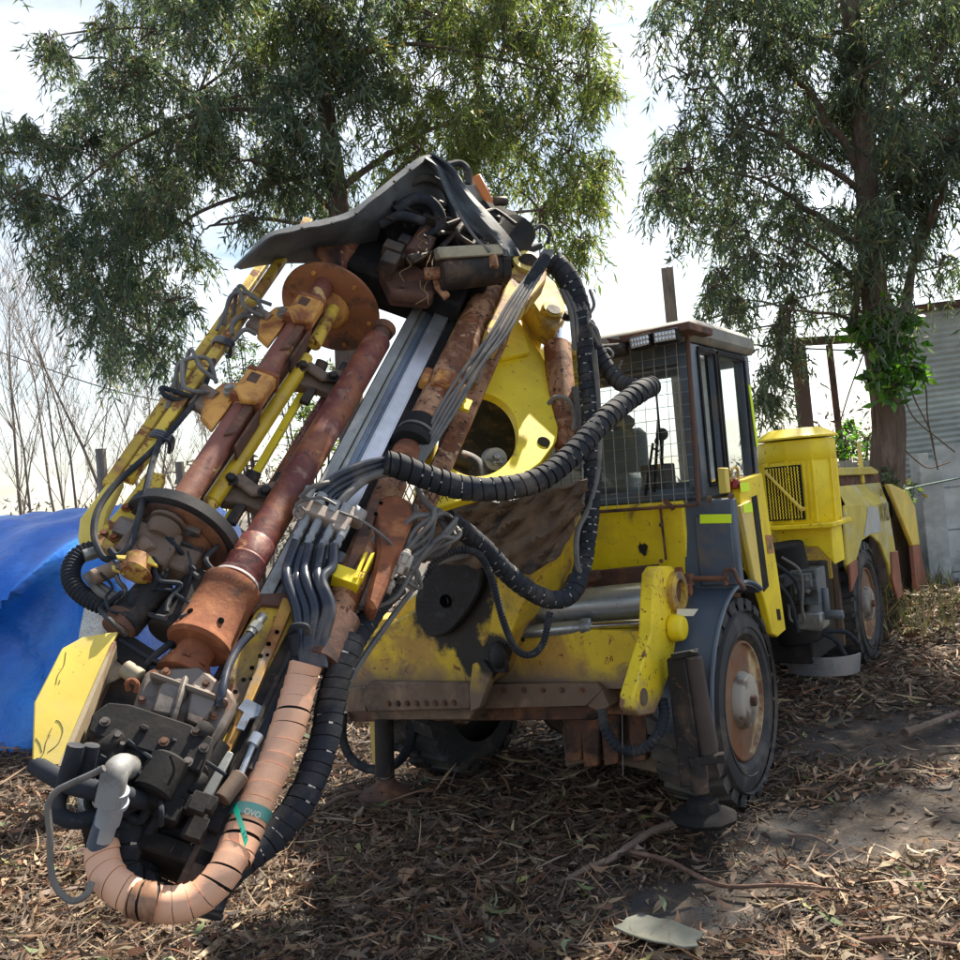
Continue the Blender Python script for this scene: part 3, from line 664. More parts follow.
b=B().lathe(PV(643,697,.172),-MV,[(0,.040),(.006,.040),(.006,.03),(-.004,.03)],20,cap=False); b.cyl(PV(643,697,.175),PV(643,697,.175)+MV*(-0.009),.031)
part('slot_hole',b,M_brown,arm)
b=B().cyl(PV(684,590,.17),PV(684,590,.17)+MV*(-0.035),.03,n=12).cyl(PV(676,571,.17),PV(676,571,.17)+MV*(-0.030),.02,n=8)
part('bolt_head',b,M_rust,arm)
b=B()
for k,(x,y) in enumerate(((575,745),(592,750),(612,748),(640,745))):
    b.prism([PU(x-13,714,-.35),PU(x+8,714,-.35),PU(x+6,y+16,-.33),PU(x-8,y+18,-.33)],MU*.05)
part('hanging_bracket',b,M_rustd,rig,bev=.006)
b=B().prism([PU(*q,-.2) for q in ((560,712),(665,712),(660,775),(600,760),(565,768))],MU*.3)
part('belly_plate',b,M_brown,rig,bev=.01)
b=B().corr([P(602,710,4.3),P(606,730,4.25),P(620,748,4.22),P(640,750,4.2),P(657,736,4.2),P(664,715,4.25),P(662,700,4.3)],.024,.021,12,.13)
part('ribbed_hose',b,M_hose,rig)
b=B().tube([P(622,715,4.2),P(623,775,4.2)],.0025,4); part('hanging_wire',b,M_hoseg,rig)
# right stabiliser jack
uj=-.70
b=B().prism([PU(*q,uj) for q in ((666,659),(684,656),(703,786),(680,788)) ],MU*.09)
jk=part('stabiliser_jack',b,M_dark,rig,bev=.006)
b=B().cyl(PU(692,657,uj+.06),PU(709,756,uj+.06),.046,n=24,ch=.006); part('jack_cylinder',b,mat('sooty_brown_steel',(.05,.036,.032),[((.12,.09,.075),5,.5,.7)],rough=.6),jk)
b=B().bar(PU(690,762,uj),PU(725,757,uj+.05),.05,.04).bar(PU(672,657,uj),PU(698,652,uj),.03,.03).cyl(PU(694,655,uj-.02),PU(694,651,uj-.02),.02,n=10)
part('jack_bracket',b,M_dark,jk,bev=.004)
b=B().cyl(PU(696,756,uj+.02),PU(701,792,uj+.02),.038,n=20); part('jack_rod',b,M_dark,jk)
pj=PU(703,808,uj+.02)
b=B().lathe(pj-MZ*.055,MZ,[(0,.145),(.02,.155),(.035,.14),(.05,.08),(.09,.07)],9); part('jack_foot',b,M_black,jk)
# left stabiliser jack, lit from behind
b=B().prism([PU(*q,-.3) for q in ((368,705),(383,705),(386,765),(372,764))],MU*.05); jl=part('stabiliser_jack',b,M_yelp,rig,bev=.004)
dj=5.30
b=B().cyl(P(384,715,dj),P(385,775,dj),.055,n=18); part('jack_cylinder',b,M_dark,jl)
b=B().cyl(P(385,765,dj),P(386,790,dj),.03,n=14); part('jack_rod',b,M_tube,jl)
pj=P(387,790,dj); pj[2]=max(pj[2],.03)
b=B().lathe(pj-MZ*.03,MZ,[(0,.17),(.02,.165),(.07,.06),(.10,.05)],24); part('jack_foot',b,M_rustd,jl)
b=B().hose([PU(343,712,-.5),PU(343,740,-.5),PU(355,762,-.5),PU(378,770,-.5),PU(400,760,-.5),PU(411,738,-.5),PU(411,715,-.5)],.028,10).corr([PU(385,712,-.4),PU(387,738,-.4),PU(398,747,-.4),PU(409,738,-.4),PU(412,715,-.4)],.026,.02)
part('drooping_hose',b,M_hose,rig)
# ---------------- boom base: big dirty yellow casting in front of the chassis
b=B().prism([PU(*q,-.72) for q in ((340,690),(352,640),(372,632),(415,610),(450,560),(505,530),(540,508),(556,520),(530,590),(510,640),(492,680),(478,690))],MU*.42)
M_base=mat('boom_base_paint',(.74,.52,.03),[((.44,.27,.06),3,.44,.60),((.16,.11,.08),4,.52,.64),(RUST,22,.60,.66),(GREASE,45,.64,.69)],rough=.6,bump=.4)
stain(M_base,[],(.17,.12,.09),.5,5,low=(.72,.16))
stain(M_base,[(PU(447,592,-.73)-ORG,.34),(PU(470,655,-.73)-ORG,.12),(PU(498,655,-.73)-ORG,.13),(PU(520,540,-.73)-ORG,.16)],GREASE,.5,8)
bb=part('boom_base',b,M_base,rig,bev=.012)
b=B().prism([PU(*q,-.76) for q in ((500,560),(545,502),(562,512),(520,612),(496,672),(482,672))],MU*.05).prism([PU(*q,-.80) for q in ((472,664),(484,660),(492,672),(480,708),(470,712),(469,690))],MU*.06)
part('gusset_plate',b,M_base,bb,bev=.006)
b=B().prism([PU(*q,-.775) for q in resample0(((422,578),(444,556),(474,549),(482,566),(478,592),(464,616),(446,634),(428,636),(416,618),(415,596)),40)],MU*.05)
part('tarred_cover',b,M_grime,bb,bev=.010)
b=B().lathe(PU(446,601,-.775),-MU,[(0,.035),(.01,.035),(.01,.024),(-.0,.022)],20,cap=False); b.cyl(PU(446,601,-.77),PU(446,601,-.778),.024); part('port_hole',b,M_hole,bb)
b=B()
b.box(PU(497,662,-.76),MU*.02,MV*.06,MZ*.05); b.sphere(PU(498,655,-.77),.06,(.7,1.1,1.2),14)
part('tarred_patch',b,M_grime,bb,bev=.004)
b=B().prism([PU(*q,-.78) for q in ((368,682),(470,683),(470,709),(368,712),(362,700))],MU*.05).prism([PU(*q,-.76) for q in ((340,690),(366,686),(366,712),(345,712)) ],MU*.05)
b.prism([PU(*q,-.70) for q in ((366,706),(478,706),(470,720),(372,720))],MU*.3)
sp_=part('bolted_skid_plate',b,M_brown,bb,bev=.006)
b=B()
for k in range(8): b.bolt(PU(389+k*9.3,703.5-k*.1,-.78),-MU,.012,.01)
part('bolt_head',b,M_rustd,sp_)
b=B().prism([PU(*q,-.70) for q in ((362,640),(384,633),(384,640),(362,645))],-MU*.02); part('white_strip',b,M_white,bb)
b=B().prism([PU(*q,-.62) for q in ((350,700),(356,650),(395,610),(420,590),(400,690))],MU*.2).box(PU(395,650,-.55),MU*.12,MV*.2,MZ*.2)
part('base_web',b,M_yeld,bb,bev=.01)
# muddy rubber skirt with folds
b=B(); rows=[]
top=[(445,492),(470,500),(500,503),(530,496),(556,488),(588,478)]
mid=[(430,520),(455,528),(485,530),(515,530),(548,530),(584,506)]
bot=[(412,560),(438,562),(470,566),(500,570),(530,575),(560,556)]
def lerp(a,b,t): return [(p[0]*(1-t)+q[0]*t,p[1]*(1-t)+q[1]*t) for p,q in zip(a,b)]
def dens(l,n=6):
    o=[]
    for a,c in zip(l,l[1:]):
        for k in range(n): o.append((a[0]*(1-k/n)+c[0]*k/n,a[1]*(1-k/n)+c[1]*k/n))
    return o+[l[-1]]
for i in range(41):
    t=i/40; l=lerp(top,mid,t*2) if t<.5 else lerp(mid,bot,t*2-1)
    l=dens(l,9); row=[]
    for j,(x,y) in enumerate(l):
        fold=-.034*(1-abs(math.sin(t*5.5+j*.17+.5*math.sin(j*.25))))**2-.016*(1-abs(math.sin(t*12+j*.30+1+.4*math.sin(j*.4))))**3+.010*math.sin(j*1.1+t*9)
        row.append(PU(x,y,-.84+.10*t*0+fold-(.05 if t<.5 else .05)))
    rows.append(row)
b.grid(rows,.015); part('rubber_skirt',b,M_skirt,rig,smooth=60)
# ---------------- boom head: yellow side plate with a big round opening
nb=-.24
out=[(468,300),(495,292),(520,322),(540,352),(553,378),(559,420),(557,440),(541,462),(528,472),(510,482),(490,492),(462,500),(430,510),(415,500),(418,460),(438,400),(452,350)]
def resample(pts,n):
    pts=[np.array(p,float) for p in pts]+[np.array(pts[0],float)]; acc=[0]
    for a,c in zip(pts,pts[1:]): acc.append(acc[-1]+np.linalg.norm(c-a))
    arr=np.array(pts); q=np.linspace(0,acc[-1],n+1)[:-1]
    return [(float(np.interp(t,acc,arr[:,0])),float(np.interp(t,acc,arr[:,1]))) for t in q]
o2=resample(out,64); hc=(477,434)
h2=[]
for (x,y) in o2:
    a=math.atan2(y-hc[1],x-hc[0]); h2.append((hc[0]+41*math.cos(a),hc[1]+42*math.sin(a)))
b=B().ring_prism([PM(*q,nb) for q in o2],[PM(*q,nb) for q in h2],-MN*.05)
bp=part('boom_plate',b,M_yel,rig,bev=.004)
b=B().prism([PM(*q,nb-.40) for q in ((455,340),(540,350),(550,470),(430,500))],-MN*.04)
part('boom_inner_wall',b,M_dark,bp,bev=.004)
b=B().prism([PM(*q,nb-.05) for q in ((495,292),(520,322),(540,352),(553,378),(559,420),(557,440),(541,462),(535,458),(548,420),(538,372),(505,320),(488,300))],-MN*.34)
part('boom_side_flange',b,M_yel,bp,bev=.004)
b=B().prism([PM(*q,nb+.03) for q in ((470,300),(490,290),(522,325),(530,352),(486,362),(468,352))],-MN*.03)
part('weld_plate',b,M_yel,bp,bev=.004)
b=B().cyl(PM(544,441.5,nb+.004),PM(544,441.5,nb+.004)+MN*((nb-.03)-(nb+.004)),.032,n=20); part('pin_hole',b,M_hole,bp)
b=B().cyl(PM(496,459,nb-.08),PM(492,459,nb-.16),.055,n=20).bolt(PM(496,459,nb-.08),MN,.02,.02)
for k in range(6):
    a=k*math.pi/3; b.bolt(PM(496,459,nb-.08)+(MD*math.cos(a)+MW*math.sin(a))*.037,MN,.007,.01)
part('motor_cap',b,M_steel,bp)
b=B().hose([PM(435,462,nb-.08),PM(455,458,nb-.08),PM(475,466,nb-.09),PM(482,485,nb-.1)],.045,12).hose([PM(462,470,nb-.15),PM(500,480,nb-.12),PM(530,460,nb-.2)],.04,10)
part('inner_hose',b,M_dark,bp)
# knuckle on top
kp=[(485,330),(500,300),(512,268),(524,254),(537,252),(548,262),(546,280),(528,302),(510,322),(497,345)]
b=B().prism([PM(x,y,.14) for x,y in kp],-MN*.10)
kn=part('boom_knuckle',b,M_yelb,rig,bev=.008)
b=B().lathe(PM(528,264,.14),MN,[(0,.088),(.02,.088),(.022,.06),(.0,.055)],28,cap=False); part('knuckle_ring',b,M_yelp,kn)
b=B().cyl(PM(528,264,.144),PM(528,264,.034)+MN*((.0)-(.034)),.055,n=24); part('knuckle_bore',b,M_dark,kn)
b=B().prism([PM(x,y,-.10) for x,y in ((540,268),(556,282),(565,302),(566,318),(556,330),(545,322),(532,302),(522,300))],-MN*.14)
b.cyl(PM(553,308,-.07),PM(553,308,-.07)+MN*((-.26)-(-.07)),.06,n=20)
part('cylinder_clevis',b,M_yeld,kn,bev=.01)
b=B().cyl(PM(554,309,-.065),PM(554,309,-.065)+MN*((-.10)-(-.065)),.038,n=20).bolt(PM(566,318,-.07),MN,.02,.03); part('clevis_pin',b,M_dark,kn)
# lift cylinder between knuckle and body
b=B().cyl(P(557,345,4.95),P(565,436,4.62),.073,n=28,ch=.012).cyl(P(564,425,4.64),P(566,450,4.56),.055,n=20)
lc=part('lift_cylinder',b,M_rustpipe,rig)
b=B().cyl(P(556,316,5.0),P(557,347,4.94),.029,n=20); part('piston_rod',b,M_chrome,lc)
b=B().hose([P(548,404,4.5),P(556,397,4.48),P(568,400,4.48),P(574,415,4.5),P(573,430,4.5)],.011,8).hose([P(575,388,4.7),P(580,430,4.6),P(578,470,4.55)],.02,8)
part('thin_hose',b,M_hoseg,lc)
b=B().prism([P(*q,5.1) for q in ((518,300),(535,322),(545,330),(540,350),(525,335))],(FW*.1)); part('boom_ear',b,M_yelp,bp,bev=.006)
# ---------------- DRILL MAST (mast coordinates: along, across, proud)
b=B()
b.box(X(1.40,.095,-.10),MD*1.52,MW*.105,MN*.095)
feed=part('feed_beam',b,M_dark,rig,bev=.006)
b=B().box(X(1.85,.024,.012),MD*1.10,MW*.022,MN*.022).box(X(1.85,.058,.002),MD*1.10,MW*.010,MN*.012); part('steel_edge_rail',b,M_steel,feed,bev=.002)
b=B().box(X(1.82,.080,.004),MD*1.08,MW*.012,MN*.006); b.box(X(1.82,.10,.0),MD*1.07,MW*.02,MN*.004); part('rail_channel',b,M_alub,feed,bev=.001)
b=B().box(X(1.90,.145,.012),MD*.99,MW*.034,MN*.012).box(X(1.90,.112,.01),MD*.99,MW*.004,MN*.016).box(X(1.90,.176,.01),MD*.99,MW*.004,MN*.016); part('aluminium_rail',b,M_alu,feed,bev=.0015)
b=B().box(X(1.85,.205,-.05),MD*1.0,MW*.012,MN*.06); part('rail_shadow_strip',b,M_black,feed)  # black strip painted in for the shadow band beside the rail
# maroon feed tube
b=B().cyl(X(.92,-.085,.04),X(2.27,-.068,.04),.062,n=32,ch=.008); ft=part('maroon_drill_tube',b,M_maroon,rig)
b=B().lathe(X(.76,-.087,.04),MD,[(0,.078),(.04,.082),(.05,.068),(.11,.074),(.12,.066),(.20,.068),(.21,.062)],32); part('rusty_collar',b,M_maroon,ft)
b=B().lathe(X(.775,-.088,.04),MD,[(0,.084),(.008,.084)],32); part('white_seal',b,M_white,ft)
b=B().lathe(X(.49,-.091,.04),MD,[(0,.100),(.012,.112),(.028,.108),(.035,.104),(.22,.102),(.235,.108),(.262,.106),(.27,.092)],40)
sl=part('rusty_sleeve',b,M_rust,ft)
b=B()
for w_ in (.045,-.06): b.lathe(X(.56,-.09+w_,.04+math.sqrt(.103**2-w_**2)),MN*.9+MW*w_*8,[(-.002,.011),(.003,.011)],12)
part('grease_hole',b,M_hole,sl)
b=B().cyl(X(.40,-.095,.03),X(.50,-.09,.03),.062,n=24).lathe(X(.385,-.095,.02),MD,[(0,.085),(.03,.085),(.035,.075),(.06,.072)],24)
for k in range(8):
    a=k*math.pi/4; b.bolt(X(.42,-.095+.072*math.sin(a),.02+.072*math.cos(a)),MD,.009,.012)
part('flange_neck',b,M_rust,rig,bev=.002)
b=B().cyl(X(2.27,-.068,.04),X(2.36,-.066,.04),.04,n=20).lathe(X(2.33,-.066,.04),MD,[(0,.05),(.04,.055),(.05,.04)],20); part('tube_end',b,M_rustd,ft)
b=B().cyl(X(1.2,-.178,-.07),X(2.05,-.172,-.07),.022,n=14); part('thin_maroon_tube',b,M_maroon,rig)
# rotation head gearbox
b=B()
gp=[PM(*q,.10) for q in ((146,668),(200,664),(232,690),(238,702),(220,735),(196,768),(150,745),(128,718),(138,690))]
b.prism(gp,-MN*.18)
gb=part('gearbox',b,M_cast,rig,bev=.014)
b=B()
b.prism([PM(*q,.135) for q in ((160,682),(182,676),(188,690),(172,716),(150,712))],-MN*.05)
b.prism([PM(*q,.130) for q in ((192,682),(212,690),(218,702),(200,728),(184,720))],-MN*.05)
b.bar(PM(150,676,.12),PM(228,704,.12),.018,.05,MN).bar(PM(186,678,.125),PM(166,744,.12),.02,.05,MN)
part('cast_rib',b,M_cast,gb,bev=.01)
b=B()
for (x,y) in ((154,674),(166,672),(206,684),(222,697),(214,716),(203,733),(190,750),(142,700),(136,716)): b.bolt(PM(x,y,.115),MN,.009,.012)
part('bolt_head',b,M_rustd,gb)
b=B().hose([PM(128,690,.13),PM(127,683,.15),PM(132,680,.15),PM(137,684,.15),PM(136,692,.13)],.008,8); part('lifting_eye',b,M_rust,gb)
b=B().prism([PM(*q,.15) for q in ((92,714),(108,702),(130,704),(190,724),(214,738),(200,772),(150,752),(98,736),(88,730))],-MN*.10)
b.bar(PM(140,726,.155),PM(148,730,.155),.02,.012,MN)
part('black_guard_plate',b,M_black,rig,bev=.005)
# grimy motors and valves under the gearbox
def mc_(a,bq,off,r,m,name,n=20,**k):
    return part(name,B().cyl(PM(*a,off),PM(*bq,off),r,n=n,ch=r*.12),m,rig,**k)
mt=mc_((118,740),(96,770),.10,.055,M_black,'hydraulic_motor')
b=B().cyl(PM(150,745,.06),PM(120,800,.06),.08,n=24,ch=.01).cyl(PM(185,760,.06),PM(150,815,.06),.085,n=24,ch=.01).cyl(PM(172,760,.13),PM(150,796,.13),.06,n=20,ch=.008).cyl(PM(215,745,.02),PM(180,800,.02),.06,n=20)
part('hydraulic_motor',b,M_black,rig)
b=B(); rd=random.Random(5)
for k in range(34):
    x=rd.uniform(95,215); y=rd.uniform(735,835)
    if x-95<(y-735)*.0: continue
    if y>800+ (x-95)*.35: continue
    a=PM(x,y,rd.uniform(.0,.14))
    if rd.random()<.5: b.cyl(a,a+MD*rd.uniform(.03,.08)+MW*rd.uniform(-.03,.03),rd.uniform(.012,.03),n=10)
    else: b.box(a,MD*rd.uniform(.015,.04),MW*rd.uniform(.015,.035),MN*rd.uniform(.015,.03))
part('valve_cluster',b,M_black,rig,bev=.003)
b=B().prism([PM(*q,.0) for q in ((110,735),(215,700),(262,640),(300,600),(320,612),(250,770),(205,866),(160,850),(95,800),(88,775))],-MN*.16)
part('carriage_plate',b,M_dark,rig,bev=.012)
b=B().prism([PM(*q,.02) for q in ((228,660),(262,600),(290,602),(293,622),(218,760),(190,790),(180,770),(205,735))],-MN*.02); yp=part('carriage_side_plate',b,M_yeld,rig,bev=.003)
b=B().prism([PM(*q,.05) for q in ((283,597),(296,600),(222,770),(206,800),(200,790),(230,735))],-MN*.06); part('rusty_angle_iron',b,M_rust if False else mat('rusty_yellow_iron',(.50,.28,.06),[(RUST,3,.42,.58),((.30,.24,.18),4,.58,.66)],rough=.75),yp,bev=.003)
b=B()
for k in range(7):
    t=k/6; x=280-50*t; y=632+72*t; b.lathe(PM(x-3,y,.0505),MN,[(0,.008),(.002,.008)],10)
    if k in(2,4): b.lathe(PM(x+4,y-1,.0505),MN,[(0,.006),(.002,.006)],10)
part('bolt_hole',b,M_hole,yp)
b=B().prism([PM(*q,.04) for q in ((247,594),(290,592),(284,606),(262,604),(253,612),(246,606))],-MN*.04); part('rusty_cross_plate',b,M_rustd,yp,bev=.003)
b=B().box(X(.35,.235,-.02),MD*.55,MW*.045,MN*.05).box(X(.30,.19,-.02),MD*.50,MW*.01,MN*.055)
db=part('side_beam',b,M_brown if False else M_dark,rig,bev=.004)
b=B().prism([PM(*q,.06) for q in ((246,698),(262,706),(258,716),(250,718),(244,730),(236,728),(244,712),(238,708))],-MN*.012); part('small_bracket',b,M_tube,db)
b=B().cyl(PM(241,775,.07),PM(222,800,.07),.026,n=18,ch=.003); ac=part('small_actuator',b,M_brown,db)
b=B().cyl(PM(256,738,.07),PM(240,776,.07),.010,n=10).cyl(PM(258,735,.07),PM(252,745,.07),.02,n=10); part('actuator_rod',b,M_tube,ac)
b=B().prism([PM(*q,.06) for q in ((228,750),(234,753),(200,822),(188,815))],-MN*.03).prism([PM(*q,.05) for q in ((218,752),(226,752),(196,810),(190,800))],-MN*.02); part('steel_wear_bar',b,M_steel,db,bev=.003)
b=B().hose([PM(262,617,.08),PM(252,632,.09),PM(238,648,.10),PM(228,668,.12),PM(222,692,.14),PM(219,706,.12)],.014,10); part('short_hose',b,M_hoseb,rig)
b=B().cyl(PM(263,616,.08),PM(250,634,.09),.017,n=10).cyl(PM(258,624,.085),PM(253,630,.088),.021,n=6); part('hose_fitting',b,M_steel,rig)
b=B().hose([PM(300,640,.02),PM(278,700,.02),PM(262,740,.04),PM(250,770,.05)],.012,8); part('thin_hose',b,M_hose,rig)
b=B().box(X(-.11,.06,-.07),MD*.03,MW*.20,MN*.10).prism([PM(*q,.0) for q in ((150,830),(210,850),(205,880),(190,868),(150,850))],-MN*.1); part('mast_foot',b,M_black,rig,bev=.01)
# yellow cowl on the outer side
cw=[(32,760),(34,702),(62,648),(84,636),(118,631),(112,642),(60,765),(52,766)]
b=B().prism([PM(*q,.12) for q in cw],-MN*.02)
co=part('yellow_cowl',b,M_yelp,rig,bev=.004)
b=B().prism([PM(*q,.12) for q in ((112,642),(116,641),(64,766),(58,766))],-MN*.14); part('cowl_edge',b,mat('worn_cream_paint',(.50,.40,.26),[((.25,.12,.07),4,.5,.62)],rough=.6),co)
b=B()
rd=random.Random(9)
for pts in ([(66,652),(64,665),(58,675),(56,684)],[(56,720),(60,722),(63,730),(60,740),(56,746),(48,752)],[(50,735),(46,742),(44,752),(40,758)],[(36,738),(40,744),(42,752)],[(60,680),(59,684)],[(52,728),(48,736)]):
    b.tube(spline([PM(x,y,.1205) for x,y in pts],4),.0013,4)
part('scratch',b,M_olive,co)
b=B().prism([PM(*q,.04) for q in ((110,655),(126,668),(124,676),(106,684),(98,700),(88,720),(70,765),(62,765))],-MN*.01)
b.cyl(PM(124,668,.08),PM(140,678,.08),.028,n=14)
part('cream_bracket',b,mat('dirty_cream_paint',(.34,.29,.20),[((.12,.09,.07),5,.5,.62)],rough=.6),rig,bev=.003)
b=B().prism([PM(*q,.02) for q in ((108,640),(124,630),(158,652),(142,676),(126,670),(110,652))],-MN*.03); part('rubber_flap',b,M_black,rig,bev=.004)
b=B().prism([PM(*q,-.02) for q in ((110,670),(150,650),(170,690),(120,745),(60,775),(70,740))],-MN*.04); part('inner_cowl',b,M_dark,rig)
# ---------------- bolt magazine: two discs, pipes, clamps, bars
ax=(-.36,-.02)
def disc(s,r,th,m,name,w=ax[0],n_=ax[1],hole=0):
    b=B().lathe(X(s,w,n_),MD,[(0,r-.006),(.004,r),(th-.004,r),(th,r-.006)],48); return part(name,b,m,rig)
du=disc(2.44,.245,.022,mat('rusty_orange_disc_paint',(.30,.115,.05),[((.46,.22,.10),3,.5,.66),((.08,.04,.03),5,.50,.62)],rough=.6,bump=.3),'magazine_disc')
b=B().lathe(X(2.41,ax[0],ax[1]),MD,[(-.07,.05),(-.05,.06),(-.02,.09),(.03,.10)],24)
for k in range(6):
    a=k*math.pi/3; b.bolt(X(2.445,ax[0]+.2*math.cos(a),ax[1]+.2*math.sin(a)),-MD,.011,.012)
part('disc_hub',b,M_org,du)
b=B().lathe(X(2.47,ax[0],ax[1]),MD,[(0,.20),(.05,.19),(.10,.12),(.16,.10)],32); part('disc_drive',b,M_black,du)
dl=disc(.90,.222,.050,mat('dusty_black_disc',(.014,.016,.02),[((.07,.06,.05),5,.54,.70)],rough=.6,bump=.2),'magazine_disc')
b=B().lathe(X(.885,ax[0],ax[1]),MD,[(0,.18),(.006,.195),(.012,.195)],48).lathe(X(.83,ax[0],ax[1]),MD,[(0,.10),(.05,.15)],24); part('disc_rim',b,M_rustd,dl)
b=B().cyl(X(.95,ax[0],ax[1]),X(2.45,ax[0],ax[1]-.0),.030,n=18); part('magazine_shaft',b,M_rustd,rig)
# oxide pipe with clamps
b=B().cyl(X(.90,-.385,.10),X(2.93,-.41,.10),.047,n=28,ch=.006)
pp=part('clamp_pipe',b,M_pipe,rig)
b=B().lathe(X(.80,-.383,.10),MD,[(0,.045),(.02,.06),(.05,.062),(.06,.052),(.09,.055),(.10,.05)],24).lathe(X(.86,-.383,.10),MD,[(0,.07),(.012,.07)],24); part('pipe_coupling',b,M_brown,pp)
for s_ in (2.06,1.50):
    w_=-.385-.012*(s_-1.2)/.8
    # jaw: shaped plates reaching left from the pipe
    def J(ds,dw,dn=0): return X(s_+ds,w_+dw,.10+dn)
    b=B().prism([J(.17,-.02,.055),J(.17,.06,.055),J(.03,.07,.055),J(.0,.055,.055),J(-.02,-.0,.055),J(.03,-.05,.055)],MN*.028)
    b.prism([J(.16,-.05,.0),J(.17,-.02,.055),J(.03,-.05,.055),J(-.02,-.06,.01)],MN*.025)
    b.prism([J(.14,-.05,.03),J(.10,-.13,.02),J(.0,-.165,.0),J(-.10,-.13,.0),J(-.16,-.055,.02),J(-.05,-.045,.04)],-MN*.03)
    b.box(J(.10,.005,.045),MD*.075,MW*.062,MN*.028)
    cl=part('clamp_jaw',b,M_org,rig,bev=.010)
    b=B().box(J(.185,.005,.03),MD*.012,MW*.066,MN*.045).box(J(.015,.005,.03),MD*.012,MW*.066,MN*.045); part('clamp_band',b,M_rust,cl,bev=.004)
    b=B().prism([J(.0,.01,.045),J(.0,.045,.04),J(-.16,.045,.04),J(-.20,.01,.045)],MN*.012).prism([J(.0,.06,.04),J(-.22,.06,.04),J(-.22,.065,-.04),J(.0,.065,-.04)],MW*.012)
    part('clamp_plate',b,M_rustd,cl,bev=.004)
    b=B().box(J(.12,-.01,.078),MD*.030,MW*.022,MN*.007); part('clamp_pad',b,M_rustd,cl,bev=.003)
    b=B().lathe(J(.045,-.075,.045),MN-MW*.5,[(-.03,.028),(.005,.028),(.006,.018),(.022,.016)],14); part('clamp_bolt',b,M_steel,cl)
    b=B().cyl(J(.04,-.19,.0),J(.02,-.12,.0),.028,n=14).cyl(J(-.03,-.20,-.02),J(-.05,-.13,-.02),.022,n=12).box(J(.0,-.17,-.02),MD*.05,MW*.03,MN*.02)
    part('clamp_actuator',b,M_brown,cl)
    b=B(); rd=random.Random(int(s_*100))
    for k in range(3):
        o=J(.05+rd.uniform(-.05,.05),-.15,.02)
        b.hose([o,o-MW*.08+MD*rd.uniform(-.06,.10)+MN*.03,o-MW*.16+MD*rd.uniform(-.03,.12)+MN*.03,o-MW*rd.uniform(.10,.16)-MD*rd.uniform(.04,.14)-MN*.05],.009,8,8)
    part('thin_hose',b,M_hoseg,cl)
# yellow smooth tube and square bar
b=B().cyl(X(1.08,-.322,.02),X(1.90,-.312,.02),.033,n=24,ch=.004); yt=part('yellow_tube',b,M_yeld if False else mat('yellow_tube_paint',(.56,.38,.012),[((.40,.24,.05),6,.56,.68),(RUST,25,.66,.70)],rough=.4,bump=.05),rig)
b=B().cyl(X(1.88,-.312,.02),X(2.02,-.312,.02),.026,n=16)
for k in range(4): b.box(X(1.97+.0*k,-.312+.02*math.cos(k*1.57),.02+.02*math.sin(k*1.57)),MD*.035,MW*.008,MN*.008)
b.cyl(X(.98,-.322,.02),X(1.10,-.322,.02),.028,n=16).cyl(X(2.10,-.312,.03),X(2.42,-.33,.03),.03,n=16)
part('tube_coupling',b,M_yelb,yt)
b=B().bar(X(1.05,-.255,-.06),X(1.92,-.268,-.06),.032,.03,MN); part('yellow_bar',b,M_yel,rig,bev=.003)
# grippers from the shaft to the feed beam
for s_ in (1.93,1.20):
    b=B()
    b.prism([X(s_,-.36,.0),X(s_+.06,-.33,.0),X(s_+.02,-.25,.0),X(s_+.07,-.16,.0),X(s_+.02,-.10,.0),X(s_-.06,-.12,.0),X(s_-.05,-.22,.0),X(s_-.08,-.30,.0)],-MN*.05)
    b.prism([X(s_+.02,-.33,.035),X(s_+.06,-.28,.035),X(s_+.03,-.2,.035),X(s_+.10,-.13,.035),X(s_+.03,-.11,.035),X(s_-.03,-.2,.035)],-MN*.02)
    g=part('rod_gripper',b,M_brown,rig,bev=.006)
    b=B().cyl(X(s_+.02,-.24,-.02),X(s_+.09,-.24,.03),.028,n=14).cyl(X(s_+.04,-.14,0),X(s_+.12,-.14,.03),.025,n=14).box(X(s_-.10,-.23,-.02),MD*.05,MW*.02,MN*.012).bolt(X(s_,-.3,.04),MN,.02,.02).bolt(X(s_,-.16,.04),MN,.02,.02)
    part('gripper_pin',b,M_dark,g,bev=.003)
# outer bars
bA=part('guide_bar',B().bar(X(1.02,-.700,-.02),X(2.62,-.765,-.02),.042,.045,MN),M_yelb,rig,bev=.004)
bB=part('guide_bar',B().bar(X(1.02,-.618,.06),X(2.95,-.678,.06),.042,.050,MN),M_yelb,rig,bev=.004)
b=B().prism([PM(*q,.0) for q in ((112,476),(124,478),(108,512),(100,548),(84,550),(78,536),(80,518))],-MN*.05); part('bar_foot',b,M_yelp,bA,bev=.006)
b=B().prism([PM(*q,.06) for q in ((148,470),(166,474),(150,512),(118,545),(98,532),(124,502))],-MN*.05).prism([PM(*q,.08) for q in ((98,532),(118,545),(112,556),(92,540))],-MN*.04); br=part('bar_bracket',b,M_yelb,bB,bev=.005)
b=B()
for q in ((121,525),(114,538),(104,534),(126,508)): b.bolt(PM(*q,.07),MN,.011,.012)
part('bolt_head',b,M_rust,br)
for (x,y,o) in ((222,349,.06),(160,444,.06)):
    b=B()
    c=PM(x,y,o); 
    for k in range(3): b.hose([c+MD*(k*.012)-MW*.035-MN*.03,c+MD*(k*.012)-MW*.035+MN*.032,c+MD*(k*.012)+MW*.035+MN*.034,c+MD*(k*.012)+MW*.037-MN*.03],.009,6,4)
    part('cable_tie',b,M_hoseb,bB)
